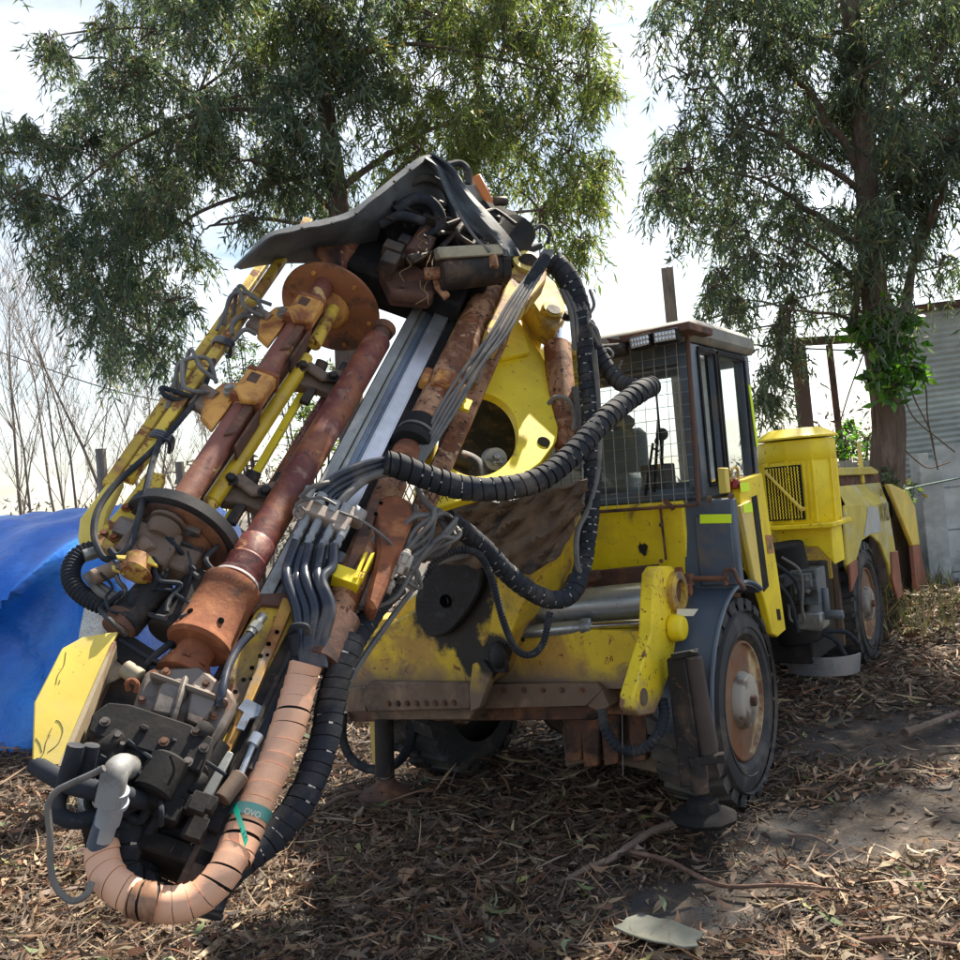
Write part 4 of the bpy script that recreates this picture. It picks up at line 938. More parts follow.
# hoses along the bars
b=B().hose([PM(205,385,.05),PM(180,420,.06),PM(158,445,.09),PM(140,462,.10),PM(115,485,.10),PM(98,510,.10),PM(94,535,.10),PM(102,556,.10),PM(112,560,.10)],.012,8)
b.hose([PM(160,440,.10),PM(152,465,.13),PM(146,490,.14),PM(138,520,.14),(PM(130,545,.14)),PM(118,556,.13),PM(110,550,.12)],.012,8)
b.hose([PM(165,438,.10),PM(200,395,.09),PM(214,360,.08)],.011,8)
b.hose([PM(200,396,.06),PM(180,400,.08),PM(166,396,.10),PM(162,388,.10),PM(176,392,.10),PM(196,398,.08)],.011,8)
part('looped_hose',b,M_hose,rig)
b=B().hose([PM(230,330,.08),PM(238,318,.10),PM(252,310,.10),PM(262,308,.08)],.010,8).hose([PM(232,335,.08),PM(233,322,.10),PM(246,316,.1),PM(262,322,.08)],.010,8).hose([PM(230,345,.08),PM(244,330,.12),PM(256,334,.1)],.010,8)
part('looped_hose',b,M_hoseg,rig)
# lower left cluster under the magazine
b=B().corr([PM(100,548,.02),PM(82,553,.02),PM(72,565,.02),PM(72,582,.02),PM(84,596,.02),PM(104,606,.02),PM(122,612,.0)],.030,.014,14,.10); part('ribbed_hose',b,M_hose,rig)
b=B().hose([PM(86,575,.05),PM(100,592,.05),PM(118,602,.04)],.015,8).hose([PM(100,585,.05),PM(118,596,.05),PM(136,596,.04)],.012,8).hose([PM(112,560,.10),PM(118,580,.08),PM(125,590,.05),PM(122,606,.04),PM(150,610,.04)],.009,8)
part('looped_hose',b,M_hoseg,rig)
b=B().cyl(PM(92,578,.09),PM(116,568,.09),.027,n=18,ch=.004); fl_=part('oil_filter',b,M_brown,rig)
b=B().cyl(PM(116,568,.09),PM(122,565,.09),.02,n=12).cyl(PM(84,556,.05),PM(100,551,.05),.022,n=12); part('filter_fitting',b,M_steel,fl_)
b=B().cyl(PM(139,558,.12),PM(134,574,.12),.046,n=24).lathe(PM(133,577,.12),MD,[(0,.03),(.008,.045),(.016,.058),(.022,.058)],24)
yc=part('yellow_pulley',b,M_yelb,rig,bev=.002)
b=B().prism([PM(*q,.12) for q in ((112,565),(134,571),(132,576),(112,569))],-MN*.012).prism([PM(*q,.15) for q in ((116,555),(150,556),(158,566),(140,560),(118,558))],-MN*.012); part('pulley_bracket',b,M_yelp,yc)
b=B().box(PM(150,548,.08),MD*.07,MW*.09,MN*.04).box(PM(180,565,.04),MD*.05,MW*.06,MN*.05).cyl(PM(140,540,.10),PM(150,552,.12),.03,n=12).box(PM(135,530,.06),MD*.03,MW*.07,MN*.02)
part('indexing_block',b,M_brown,rig,bev=.008)
b=B()
rd=random.Random(12)
for k in range(22):
    a=PM(rd.uniform(125,200),rd.uniform(528,580),rd.uniform(.02,.12))
    (b.box(a,MD*rd.uniform(.01,.03),MW*rd.uniform(.01,.035),MN*.015) if k%2 else b.cyl(a,a+MD*rd.uniform(.02,.05),rd.uniform(.01,.02),n=10))
part('indexing_fittings',b,M_cast,rig,bev=.002)
b=B().cyl(PM(160,582,.03),PM(122,626,.03),.060,n=24,ch=.008); part('grimy_cylinder',b,M_dark,rig)
b=B().cyl(PM(204,580,.03),PM(164,634,.03),.064,n=24,ch=.006); part('grimy_cylinder',b,M_black,rig)
b=B().cyl(PM(126,618,.03),PM(117,630,.03),.062,.054,n=24); part('cylinder_head',b,M_rustd,rig)
b=B().hose([PM(172,668,.0),PM(150,668,.0),PM(150,660,.02),PM(175,640,.02),PM(190,625,.0)],.012,8).hose([PM(120,640,.02),PM(160,662,.02),PM(176,645,.0)],.008,8).hose([PM(230,590,.04),PM(238,560,.02),PM(245,545,.0)],.01,8)
part('thin_hose',b,M_hose,rig)
# small hoses, cables and grease clutter round the indexing gear and the drill motors
rd=random.Random(77)
b=B()
for k in range(12):
    x,y=rd.uniform(95,190),rd.uniform(525,600); pts=[PM(x,y,.12)]
    for q in range(4): x+=rd.uniform(-16,22); y+=rd.uniform(2,18); pts.append(PM(x,y,rd.uniform(.03,.14)))
    b.hose(pts,rd.choice((.005,.007,.009)),6,6)
part('thin_hose',b,M_hose,rig)
b=B()
for k in range(9):
    x,y=rd.uniform(95,175),rd.uniform(735,790); pts=[PM(x,y,.16)]
    for q in range(4): x+=rd.uniform(-14,22); y+=rd.uniform(2,16); pts.append(PM(x,y,rd.uniform(.08,.17)))
    b.hose(pts,rd.choice((.006,.008,.010)),6,6)
part('thin_hose',b,M_hose,rig)
b=B()
for k in range(8):
    x,y=rd.uniform(390,470),rd.uniform(195,240); pts=[PM(x,y,.33)]
    for q in range(4): x+=rd.uniform(-12,22); y+=rd.uniform(-6,14); pts.append(PM(x,y,rd.uniform(.24,.36)))
    b.hose(pts,rd.choice((.007,.010,.014)),8,6)
part('thin_hose',b,M_dark,rig)
b=B()
for (x,y) in ((105,722),(196,732),(204,748),(188,762),(118,736),(164,742)): b.bolt(PM(x,y,.152),MN,.010,.012)
part('bolt_head',b,M_cast,rig)
b=B()
for (x,y,o) in ((396,268,.165),(410,266,.165),(424,282,.165),(402,288,.165),(388,278,.165)): b.bolt(PM(x,y,o+.0),MN,.012,.012)
for t in (.15,.5,.85): b.bolt(P(436+65*t,254-4*t,4.26+.15*t),-FW,.010,.010)
part('bolt_head',b,M_rustd,rig)
# brown feed cylinder, cuff, lower tube
b=B().cyl(X(1.86,.288,.02),X(3.02,.315,.02),.078,n=32,ch=.008); fc=part('feed_cylinder',b,M_rustpipe,rig)
b=B().lathe(X(1.70,.272,.02),MD,[(0,.066),(.01,.090),(.05,.092),(.07,.080),(.09,.086),(.16,.078)],28); part('rubber_cuff',b,M_black,fc)
b=B().lathe(X(1.775,.275,.02),MD,[(0,.088),(.012,.088)],28); part('cuff_band',b,M_hoseg,fc)
b=B().lathe(X(1.60,.268,.02),MD,[(0,.05),(.01,.062),(.08,.062),(.09,.055),(.12,.055)],24); part('rod_gland',b,M_rust,fc)
b=B().cyl(X(1.5,.268,.02),X(1.62,.268,.02),.03,n=16); part('piston_rod',b,M_chrome,fc)
b=B().box(X(2.10,.30,.075),MD*.055,MW*.05,MN*.04).box(X(2.08,.38,.05),MD*.06,MW*.03,MN*.035).box(X(2.12,.21,.05),MD*.05,MW*.02,MN*.03).cyl(X(2.05,.30,.10),X(2.14,.30,.10),.03,n=12)
ck=part('cylinder_clamp',b,M_org,fc,bev=.010)
b=B().box(X(2.02,.42,.07),MD*.035,MW*.025,MN*.01); [b.bolt(X(2.0+.04*k,.41,.08),MN,.008,.008) for k in (0,1)]; part('yellow_tab',b,M_yel,ck,bev=.002)
b=B().box(X(2.25,.40,.03),MD*.05,MW*.03,MN*.03).cyl(X(2.2,.37,.05),X(2.36,.37,.05),.014,n=8).cyl(X(2.2,.43,.05),X(2.36,.43,.05),.014,n=8); part('hose_manifold',b,M_brown,fc,bev=.004)
b=B().cyl(X(.62,.278,-.01),X(1.52,.262,-.01),.060,n=28,ch=.006); lt=part('lower_brown_tube',b,M_rustpipe,rig)
b=B().prism([PM(*q,.07) for q in ((372,500),(395,492),(412,500),(414,520),(398,560),(376,610),(366,600),(378,550))],-MN*.10); part('rusty_saddle',b,M_rust,lt,bev=.015)
b=B().prism([PM(*q,.075) for q in ((362,520),(374,492),(382,494),(366,545),(350,575),(344,572))],-MN*.02)
hb=part('hole_strip',b,M_rustd,lt,bev=.002)
b=B(); [b.lathe(PM(x,y,.0755),MN,[(0,.008),(.002,.008)],10) for x,y in ((381,503),(376,514),(370,527))]; part('bolt_hole',b,M_hole,hb)
b=B().prism([PM(*q,.10) for q in ((364,553),(368,551),(358,578),(353,578))],-MN*.05).prism([PM(*q,.10) for q in ((371,553),(375,552),(363,578),(359,578))],-MN*.05).box(PM(347,579,.06),MD*.03,MW*.05,MN*.03); part('yellow_tab',b,M_yel,lt,bev=.002)
b=B().bar(X(1.2,.40,-.12),X(2.9,.44,-.14),.09,.09,MN); part('mast_side_rail',b,M_rustpipe,rig,bev=.008)
b=B().lathe(PM(330,640,.0),MD,[(-.1,.07),(.1,.075)],24); part('tube_cap',b,M_rustd,lt)
# ---------------- top of the mast: canopy, motor, gear block, machinery
b=B()
near=[(234,266,.30),(250,250,.34),(268,233,.37),(300,224,.39),(345,213,.41),(372,194,.44),(398,173,.46),(418,158,.48),(430,154,.48)]
far=[(240,268,.10),(262,264,.05),(285,262,.0),(315,262,-.04),(350,262,-.06),(385,258,-.06),(415,252,-.04),(445,250,-.02),(470,248,.0)]
lip=[(234,268,.30),(251,252,.345),(270,237,.375),(301,229,.395),(346,219,.415),(374,199,.445),(401,178,.465),(421,163,.485),(432,156,.485)]
def sp3(l,k=5): return spline([np.array(q) for q in l],k)
nr,fr,lp=sp3(near),sp3(far),sp3(lip)
rows=[[PM(w[0],w[1]+.5*math.sin(w[0]*.2),w[2]) for w in lp],[PM(*w) for w in nr]]
for i in range(1,9):
    t=i/8; rows.append([PM(*((p*(1-t)+q*t)+np.array([0,0,.03*math.sin(t*math.pi)+.006*math.sin(p[0]*.12)]))) for p,q in zip(nr,fr)])
b.grid(rows,.008); cnp=part('rubber_canopy',b,M_canopy,rig,smooth=50)
b=B(); rows=[]
l1=sp3([(424,159,.48),(438,170,.46),(450,197,.44),(466,222,.42),(486,240,.38),(500,256,.33)])
l2=sp3([(430,153,.48),(452,168,.48),(470,192,.46),(492,216,.44),(512,240,.38),(520,256,.33)])
for i in range(6):
    t=i/5; rows.append([PM(*(a*(1-t)+c*t+np.array([0,0,.025*math.sin(t*6.28+j*.25)]))) for j,(a,c) in enumerate(zip(l1,l2))])
b.grid(rows,.010); part('canopy_side_flap',b,M_canopy,cnp,smooth=60)
b=B().hose([PM(424,160,.46),PM(438,172,.45),PM(452,202,.43),(PM(474,236,.40)),PM(490,252,.37)],.008,6); part('canopy_seam',b,M_hoseg,cnp)
b=B()
for (x,y,o) in ((302,229,.40),(332,224,.415),(356,214,.43),(394,182,.465),(410,170,.475)): b.lathe(PM(x,y,o),MN,[(0,.007),(.008,.007)],8)
part('canopy_bolt',b,M_black,cnp)
# dark machinery under the canopy
b=B()
b.box(X(2.95,-.10,.02),MD*.32,MW*.32,MN*.10).box(X(3.10,.10,.03),MD*.28,MW*.20,MN*.11).cyl(X(2.9,-.3,.15),X(3.2,-.1,.2),.10,n=20).cyl(X(3.0,.0,.15),X(3.35,.1,.2),.11,n=20).cyl(X(3.1,.28,.10),X(3.40,.34,.16),.10,n=24)
b.box(X(3.30,.1,.10),MD*.2,MW*.2,MN*.10)
hd=part('mast_head',b,M_black,rig,bev=.015)
b=B(); rd=random.Random(21)
for k in range(40):
    x=rd.uniform(385,500); y=rd.uniform(200,262)
    if y<262-(x-345)*.62+(-8): continue
    a=PM(x,y,rd.uniform(.14,.30)); 
    if k%3: b.cyl(a,a+MD*rd.uniform(-.05,.10)+MW*rd.uniform(-.08,.08),rd.uniform(.012,.035),n=12)
    else: b.box(a,MD*rd.uniform(.02,.05),MW*rd.uniform(.02,.05),MN*.03)
part('head_fittings',b,M_dark,hd,bev=.004)
b=B().hose([PM(395,212,.32),PM(412,200,.36),PM(430,202,.36),PM(440,216,.32),PM(440,236,.25)],.030,12).hose([PM(400,190,.34),PM(425,178,.40),PM(446,190,.36),PM(455,220,.3)],.022,12).hose([PM(380,225,.28),PM(400,216,.33),PM(425,222,.33)],.024,12).hose([PM(420,240,.24),PM(450,226,.3),PM(480,236,.26)],.02,10)
part('head_hose',b,M_hose,rig)
b=B().prism([PM(*q,.16) for q in ((312,236),(338,232),(342,262),(330,268),(318,256))],-MN*.06); part('canopy_strut',b,M_rustd,rig,bev=.004)
b=B().box(X(3.05,-.36,.18),MD*.10,MW*.03,MN*.04); part('canopy_strut',b,M_dark,rig,bev=.004)
b=B().cyl(X(2.88,-.41,.10),X(3.05,-.40,.12),.036,n=16); part('pipe_top',b,M_black,pp)
b=B().box(X(2.86,.03,.13),MD*.05,MW*.11,MN*.05).prism([PM(*q,.16) for q in ((378,262),(404,258),(428,272),(436,292),(430,297),(392,293))],-MN*.08).prism([PM(*q,.18) for q in ((390,287),(436,290),(432,297),(396,294))],-MN*.05)
gk=part('gear_block',b,M_rustd,rig,bev=.010)
b=B().cyl(PM(411,256,.24),PM(430,226,.22),.042,n=20,ch=.006).box(PM(426,246,.25),MD*.07,MW*.03,MN*.02); part('gear_motor',b,M_rustd,gk,bev=.003)
b=B(); rd=random.Random(3)
for k in range(7):
    x,y=rd.uniform(402,430),rd.uniform(225,285); b.hose([PM(x+rd.uniform(-9,9),y+dy,.30+rd.uniform(0,.03)) for dy in (0,8,15,24)],.0013,4,4)
part('dry_straw',b,mat('dry_straw',(.28,.19,.08),rough=.8),gk)
b=B().cyl(P(438,273,4.35),P(500,266,4.50),.088,n=32,ch=.010).lathe(P(496,266,4.49),P(506,265,4.51)-P(496,266,4.49),[(0,.098),(.04,.098),(.045,.085)],8)
ma=part('black_drive_motor',b,M_dark,rig)
b=B().bar(P(436,254,4.27),P(501,250,4.42),.05,.055,CU); part('motor_rail',b,mat('tarnished_rail',(.36,.33,.24),[((.20,.17,.12),5,.5,.65)],rough=.4,metal=.3),ma,bev=.006)
b=B().cyl(P(492,254,4.40),P(494,268,4.385),.024,n=14).cyl(P(424,274,4.34),P(440,273,4.35),.03,n=14).prism([P(*q,4.36) for q in ((430,268),(437,270),(443,286),(450,294),(444,299),(434,288))],FW*.05); part('motor_bracket',b,M_rustpipe,ma,bev=.004)
# far side bits: round motor and orange arm
b=B().cyl(P(480,224,5.2),P(512,232,5.3),.105,n=28,ch=.02); part('far_motor',b,M_black,rig)
b=B().cyl(P(508,230,5.28),P(524,233,5.32),.065,n=20,ch=.01); part('motor_end_cap',b,M_rust,rig)
b=B().prism([P(*q,5.4) for q in ((472,177),(480,173),(496,205),(489,208))],FW*.08); part('orange_arm',b,mat('bright_orange_paint',(.62,.20,.05),[((.35,.12,.04),6,.56,.7)],rough=.5),rig,bev=.006)
b=B().prism([P(*q,5.45) for q in ((458,182),(476,186),(486,204),(478,212),(462,200))],FW*.04); part('foil_scrap',b,M_steel,rig)
b=B().hose([P(440,168,5.1),P(458,163,5.2),P(468,170,5.2),P(468,184,5.2)],.02,8).hose([P(520,252,5.0),P(528,238,5.05),P(540,226,5.1),P(549,232,5.1),P(548,244,5.1)],.011,8).hose([P(505,245,4.9),P(520,252,4.9),P(540,246,5.0)],.02,8)
part('head_hose',b,M_hose,rig)
# ================= hoses
HM=[M_hose,M_fleck,M_black]
def wrap(name,pts,r,pitch,seed,mats=HM,**k): return part(name,B().wrap(pts,r,pitch,seed=seed,**k),mats,rig,smooth=50)
wrap('wrapped_hose_bundle',[P(384,463,3.60),P(400,466,3.62),P(430,478,3.66),P(465,489,3.70),P(500,489,3.74),P(540,478,3.80),P(572,455,3.9),P(600,425,4.02),P(625,402,4.15),P(643,389,4.25),P(652,386,4.33)],.049,.044,1,flecks=.14)
part('bundle_end',B().sphere(P(650,387,4.36),.045,(1,1,1),14),M_hose,rig)
wrap('wrapped_hose_bundle',[P(648,388,4.50),P(622,384,4.62),P(606,368,4.68),P(594,345,4.70),P(586,322,4.7)],.043,.040,2,flecks=.1)
wrap('wrapped_hose_bundle',[P(553,262,4.70),P(564,272,4.68),P(574,290,4.66),P(578,305,4.64),P(580,318,4.62)],.056,.042,3,flecks=.35)
wrap('wrapped_hose_bundle',[P(580,314,4.60),P(584,335,4.58),P(588,380,4.54),P(591,430,4.50),P(592,480,4.46),P(589,530,4.40),P(582,570,4.34),P(570,594,4.26),P(550,600,4.20),P(528,590,4.14),P(505,570,4.06),P(482,547,3.98),P(462,530,3.9),P(448,520,3.86)],.043,.040,4,flecks=.45)
b=B()
for k in range(4): b.hose([P(562+k*5,290,4.63),P(571+k*5,312,4.58),P(573+k*5,330,4.56),P(575+k*4,350,4.56)],.013,8)
part('inner_hose',b,M_hoseg,rig)
b=B().hose([P(590,290,4.6),P(594,305,4.55),P(588,318,4.55),P(592,330,4.5),P(600,345,4.5),P(597,330,4.5),P(590,322,4.5)],.009,6).hose([P(594,350,4.5),P(598,400,4.5),P(599,460,4.45),P(590,505,4.4),P(578,530,4.35),P(577,560,4.3),P(583,580,4.3)],.014,8)
part('frayed_cable',b,M_hoseg,rig)
wrap('wrapped_hose_bundle',[P(546,258,4.58),P(537,272,4.52),P(524,292,4.45)],.030,.022,5,flecks=0)
b=B(); rd=random.Random(8)
for k in range(1,6):
    f=(k-3)*1.9
    b.hose([P(549+f*1.2,250,4.6),P(536+f*1.5,272,4.52),P(518+f*2.0,300,4.36),P(498+f*2.2,335,4.2),P(474+f*2.0+rd.uniform(-3,3),368,4.08),P(452+f*2.4,402,3.98),P(430+f*1.8,440,3.86),P(418+f*1.2,462,3.80)],.0078,8)
part('grey_hose_line',b,M_hoseg,rig)
b=B()
for k in range(2): b.hose([P(500+k*5,330,4.25),P(480+k*6,352,4.2),P(462+k*8,372,4.15)],.009,8)
part('grey_hose_line',b,M_hoseg,rig)
# hoses leaving bundle to the manifold
b=B()
for k,(e,o) in enumerate((((306,491),0),((318,498),7),((331,506),14),((345,508),20))):
    b.hose([P(386,460+o*.6,3.62),P(366,464+o*.8,3.58),P(340,474+o,3.52),P(322+o*.5,486+o*.8,3.48),P(*e,3.45)],.0165,10)
part('manifold_hose',b,M_hoseb,rig)
b=B().hose([P(388,472,3.6),P(368,478,3.58),P(350,492,3.5),P(336,508,3.45)],.018,10); part('manifold_hose',b,M_hoseg,rig)
b=B()
for x,y in ((308,494),(320,500),(333,508),(345,511)): b.cyl(P(x+3,y-6,3.44),P(x-2,y+4,3.42),.020,n=12)
for x,y in ((301,524),(313,528),(327,533),(340,534)): b.cyl(P(x+6,y-8,3.40),P(x,y+4,3.36),.016,n=12).cyl(P(x+1,y+2,3.36),P(x-6,y+16,3.33),.013,n=10).cyl(P(x-2,y+8,3.35),P(x-4,y+12,3.345),.018,n=6)
part('hose_fitting',b,M_pvc,rig)
b=B().box(P(320,515,3.42),MW*.09+MD*.0,MD*.03,MN*.03).box(P(342,524,3.42),MW*.03,MD*.05,MN*.03).box(P(305,510,3.42),MW*.03,MD*.035,MN*.02).cyl(P(298,512,3.38),P(303,513,3.42),.026,n=14).box(P(356,518,3.46),MW*.03,MD*.03,MN*.03)
mf=part('hose_manifold',b,mat('sandy_grey_valve_block',(.34,.28,.24),[((.20,.14,.10),8,.5,.65),((.45,.22,.12),12,.62,.7)],rough=.6),rig,bev=.006)
b=B().hose([P(299,512,3.36),P(296,505,3.36),P(305,500,3.36),P(322,498,3.36),P(336,505,3.36)],.006,6).hose([P(300,498,3.38),P(310,488,3.38),P(320,484,3.38),P(329,482,3.4)],.009,6).hose([P(299,519,3.35),P(295,514,3.35),P(299,507,3.35),P(305,511,3.35),P(303,518,3.35),P(298,519,3.35)],.004,6)
b.hose([P(340,512,3.38),P(360,520,3.4),P(378,532,3.42),P(392,545,3.45),P(399,556,3.48)],.006,6)
part('thin_wire',b,M_hoseg,mf)
b=B().cyl(P(352,512,3.46),P(362,518,3.48),.032,n=16).cyl(P(345,555,3.45),P(332,575,3.42),.028,n=14); part('pvc_fitting',b,M_pvc,mf)
# bundle of glossy hoses falling to the peach wrap
b=B(); fan=[(296,542,290,600),(303,548,301,605),(310,545,309,600),(322,545,321,600),(334,545,325,600)]
for k,(x,y,x2,y2) in enumerate(fan):
    b.hose([P(x,y,3.33),P(x-8+k*1.5,y+22,3.28),P(x2-3,y2-20,3.22),P(x2+6,y2+8,3.16),P(300+k*6,640,3.12),P(303+k*5,668,3.08)],.0185,12)
part('glossy_hose',b,M_hoseb,rig)
b=B()
for k,(x,y,x2,y2) in enumerate([(318,548,318,600),(330,560,326,610),(298,560,306,612)]):
    b.hose([P(x,y,3.36),P(x-4,y+24,3.32),P(x2+4,y2+4,3.25),P(318+k*6,640,3.18),P(320+k*5,672,3.14)],.017,10)
part('dusty_hose',b,M_hoseg,rig)
b=B().hose([P(290,632,3.1),P(294,626,3.08),P(306,626,3.06),P(309,634,3.08)],.010,8).cyl(P(294,634,3.1),P(296,655,3.1),.02,n=10); part('hose_strap',b,M_hose,rig)
# peach wrapped hose: down, round the bottom and up to the elbow
PM_=[M_peach,M_peachd,M_black]
wrap('peach_wrapped_hose',[P(306,664,3.02),P(302,680,3.0),P(292,715,2.93),P(278,752,2.86),P(262,790,2.78),P(247,825,2.70),P(232,860,2.62)],.053,.046,11,mats=PM_,gap=.03,flecks=0,depth=.09,step=.05,wide=.22,n=28)
wrap('peach_wrapped_hose',[P(236,850,2.60),P(222,878,2.54),P(200,897,2.50),P(172,904,2.47),P(142,899,2.46),P(118,886,2.47),P(104,868,2.50),P(99,845,2.53)],.046,.042,12,mats=PM_,gap=.03,flecks=0,depth=.09,step=.05,wide=.22,n=28)
wrap('oil_soaked_wrap',[P(156,903,2.455),P(146,901,2.45),P(134,897,2.45)],.0485,.030,13,mats=[M_peachd,M_black,M_black],flecks=.5)
wrap('wrapped_hose_bundle',[P(352,640,3.22),P(338,672,3.14),P(331,705,3.08),P(326,735,3.02),P(315,768,2.96),P(298,805,2.88),P(270,838,2.80),P(240,862,2.72),P(212,892,2.66),P(205,915,2.62)],.049,.042,14,flecks=.12,depth=.05)
wrap('wrapped_hose_bundle',[P(398,585,3.55),P(378,605,3.48),P(362,628,3.38),P(350,648,3.26),P(338,676,3.17)],.043,.040,15,flecks=.35)
b=B().hose([P(470,554,3.85),P(430,566,3.75),P(412,590,3.6),P(390,620,3.5),P(362,660,3.3),P(345,690,3.2),P(340,715,3.15)],.012,8)
part('braided_cable',b,M_hoseg,rig)
b=B().corr([P(425,575,3.72),P(440,558,3.76),P(462,550,3.8),P(480,556,3.84),P(492,580,3.9),P(503,620,3.95),P(515,648,4.0),P(530,655,4.0),P(543,643,4.05),P(550,612,4.1)],.015,.014,10,.15)
part('braided_cable',b,M_hose,rig)
b=B().hose([P(415,505,3.7),P(414,535,3.68),P(416,548,3.66),P(430,556,3.66),P(445,549,3.68),P(449,534,3.7),P(436,514,3.72),P(424,500,3.74),P(418,488,3.76)],.014,10)
part('looped_hose',b,M_hoseg,rig)
b=B(); rd=random.Random(31)
for k in range(9):
    x0,y0=rd.uniform(392,412),rd.uniform(545,575)
    b.hose([P(x0,y0,3.5),P(x0+rd.uniform(10,30),y0-rd.uniform(15,35),3.55),P(440+rd.uniform(-8,20),y0-rd.uniform(30,50),3.62),P(452+rd.uniform(-4,8),522,3.8)],.010,8,6)
for k in range(5):
    x0,y0=rd.uniform(385,402),rd.uniform(575,590)
    b.hose([P(x0,y0,3.5),P(x0+rd.uniform(10,30),y0+rd.uniform(-10,15),3.52),P(410+rd.uniform(0,10),560,3.52),P(420,535,3.6)],.008,8,6)
b.hose([P(335,590,3.35),P(345,604,3.35),P(370,608,3.38),P(395,598,3.42),P(410,575,3.48)],.009,8)
b.hose([P(355,560,3.42),P(372,540,3.48),P(395,520,3.55),P(425,515,3.65),P(450,520,3.75)],.012,8)
part('tangled_hose',b,M_hoseg,rig)
b=B()
for x,y in ((385,568),(395,565),(404,560),(392,580),(408,550)): b.cyl(P(x,y,3.42),P(x-5,y+14,3.40),.014,n=10).cyl(P(x-1,y+3,3.42),P(x-3,y+7,3.41),.02,n=6)
b.box(P(398,562,3.46),MW*.05,MD*.03,MN*.03)
part('hose_fitting',b,mat('pale_dusty_fitting',(.40,.37,.33),[((.2,.17,.13),9,.5,.65)],rough=.6,metal=.3),rig,bev=.003)
# expanded mesh behind the bundle
b=B()
for k in range(17):
    x=350+k*7
    b.tube([P(x,478+ (0 if x<480 else -8),3.78),P(x+14,520-(k*1.6 if k>6 else 0),3.78)],.003,4).tube([P(x+14,476-(0 if x<480 else 8),3.79),P(x,520-(k*1.6 if k>6 else 0),3.79)],.003,4)
part('expanded_mesh',b,M_brown,rig)
# elbow and bottom hoses
b=B().tube(spline([P(108,806,2.45),P(112,788,2.455),P(115,774,2.47),P(121,767,2.52),P(128,768,2.60),P(134,774,2.68)],6),.036,18)
el=part('pipe_elbow',b,mat('pale_grey_plastic',(.22,.23,.24),[((.11,.10,.09),6,.46,.60),((.32,.32,.31),12,.58,.68)],rough=.6),rig)
b=B().lathe(P(103,838,2.50),P(119,778,2.45)-P(103,838,2.50),[(0,.028),(.05,.028),(.052,.034),(.11,.034),(.112,.042),(.125,.042),(.127,.037),(.16,.036)],18); part('pipe_socket',b,M_pvc,el)
b=B().cyl(P(98,845,2.51),P(107,815,2.485),.0305,n=18); part('hose_cuff',b,M_fender,el)
b=B().hose([P(36,765,2.6),P(52,775,2.55),P(72,785,2.52),P(95,790,2.5),P(120,795,2.52),P(150,800,2.6),P(190,790,2.7)],.027,12)
b.hose([P(66,784,2.55),P(58,800,2.52),P(60,815,2.5),P(75,821,2.5),P(95,817,2.52),P(115,812,2.55),P(140,800,2.6)],.022,12)
b.hose([P(88,792,2.6),P(88,805,2.6),P(94,815,2.6)],.012,8)
b.hose([P(76,745,2.5),P(72,760,2.5),P(64,785,2.52)],.024,10).hose([P(92,745,2.55),P(84,775,2.55),P(70,788,2.55)],.022,10)
part('lower_hose',b,M_hose,rig)
b=B().hose([P(104,768,2.40),P(88,776,2.4),P(70,784,2.4),P(56,792,2.4),P(48,806,2.4),P(50,835,2.4),P(51,870,2.4),P(58,890,2.4),P(72,901,2.4),P(86,895,2.4),P(92,882,2.42)],.009,8)
part('braided_cable',b,M_hoseg,rig)
wrap('wrapped_hose_bundle',[P(128,820,2.64),P(130,840,2.62),P(124,862,2.60),P(130,882,2.58),P(146,890,2.6)],.045,.040,16,flecks=.1)
b=B().hose([P(150,835,2.7),P(148,860,2.68),P(150,884,2.66),P(170,896,2.64)],.032,10).hose([P(112,818,2.6),P(128,826,2.6),P(142,838,2.62),P(160,815,2.62),P(175,795,2.65)],.016,8).hose([P(125,812,2.6),P(140,820,2.6),P(150,806,2.6),P(165,790,2.6)],.014,8)
part('lower_hose',b,M_hose,rig)
b=B()
for (x,y,a) in ((215,716,0),(196,728,0)): pass
b.hose([P(170,755,2.45),P(174,770,2.45),P(168,785,2.45)],.004,6); part('thin_wire',b,M_black,rig)
# green tape
b=B()
wa=[P(247,825,2.70),P(250,838,2.70)]
import mathutils
def bandpts(c1,c2,r,a0,a1,wd,n=14):
    """strip of tape wound partly round the hose between two axis points"""
    c1,c2=np.array(c1),np.array(c2); d=(c2-c1)/np.linalg.norm(c2-c1); tc=CAM-c1; tc=tc-(tc@d)*d; tc/=np.linalg.norm(tc); sx=np.cross(d,tc)
    rows=[]
    for i in range(n+1):
        t=i/n; a=a0+(a1-a0)*t; c=c1*(1-t)+c2*t; q=(tc*math.cos(a)+sx*math.sin(a))*r
        rows.append([c+q-d*wd/2,c+q+d*wd/2])
    return rows
ca=P(255,806,2.745); cb=P(243,835,2.68); 
b.grid(bandpts(P(251,812,2.73),P(247.8,819,2.715),.0585,-1.5,1.5,.036),.002); g1=part('green_tape',b,M_greend,rig)
b=B().grid(bandpts(P(249,817,2.72),P(236,850,2.64),.0615,.95,-.35,.024),.002); part('green_tape',b,M_green,g1)
d_=(P(246,822,2.7)-P(252,809,2.73)); d_/=np.linalg.norm(d_)
text_mesh('tape_lettering','OVO',P(243.5,813,2.650),CR*.92-CU*.30,CU*.92+CR*.30,.026,M_white,g1,squeeze=.85,bold=.015)
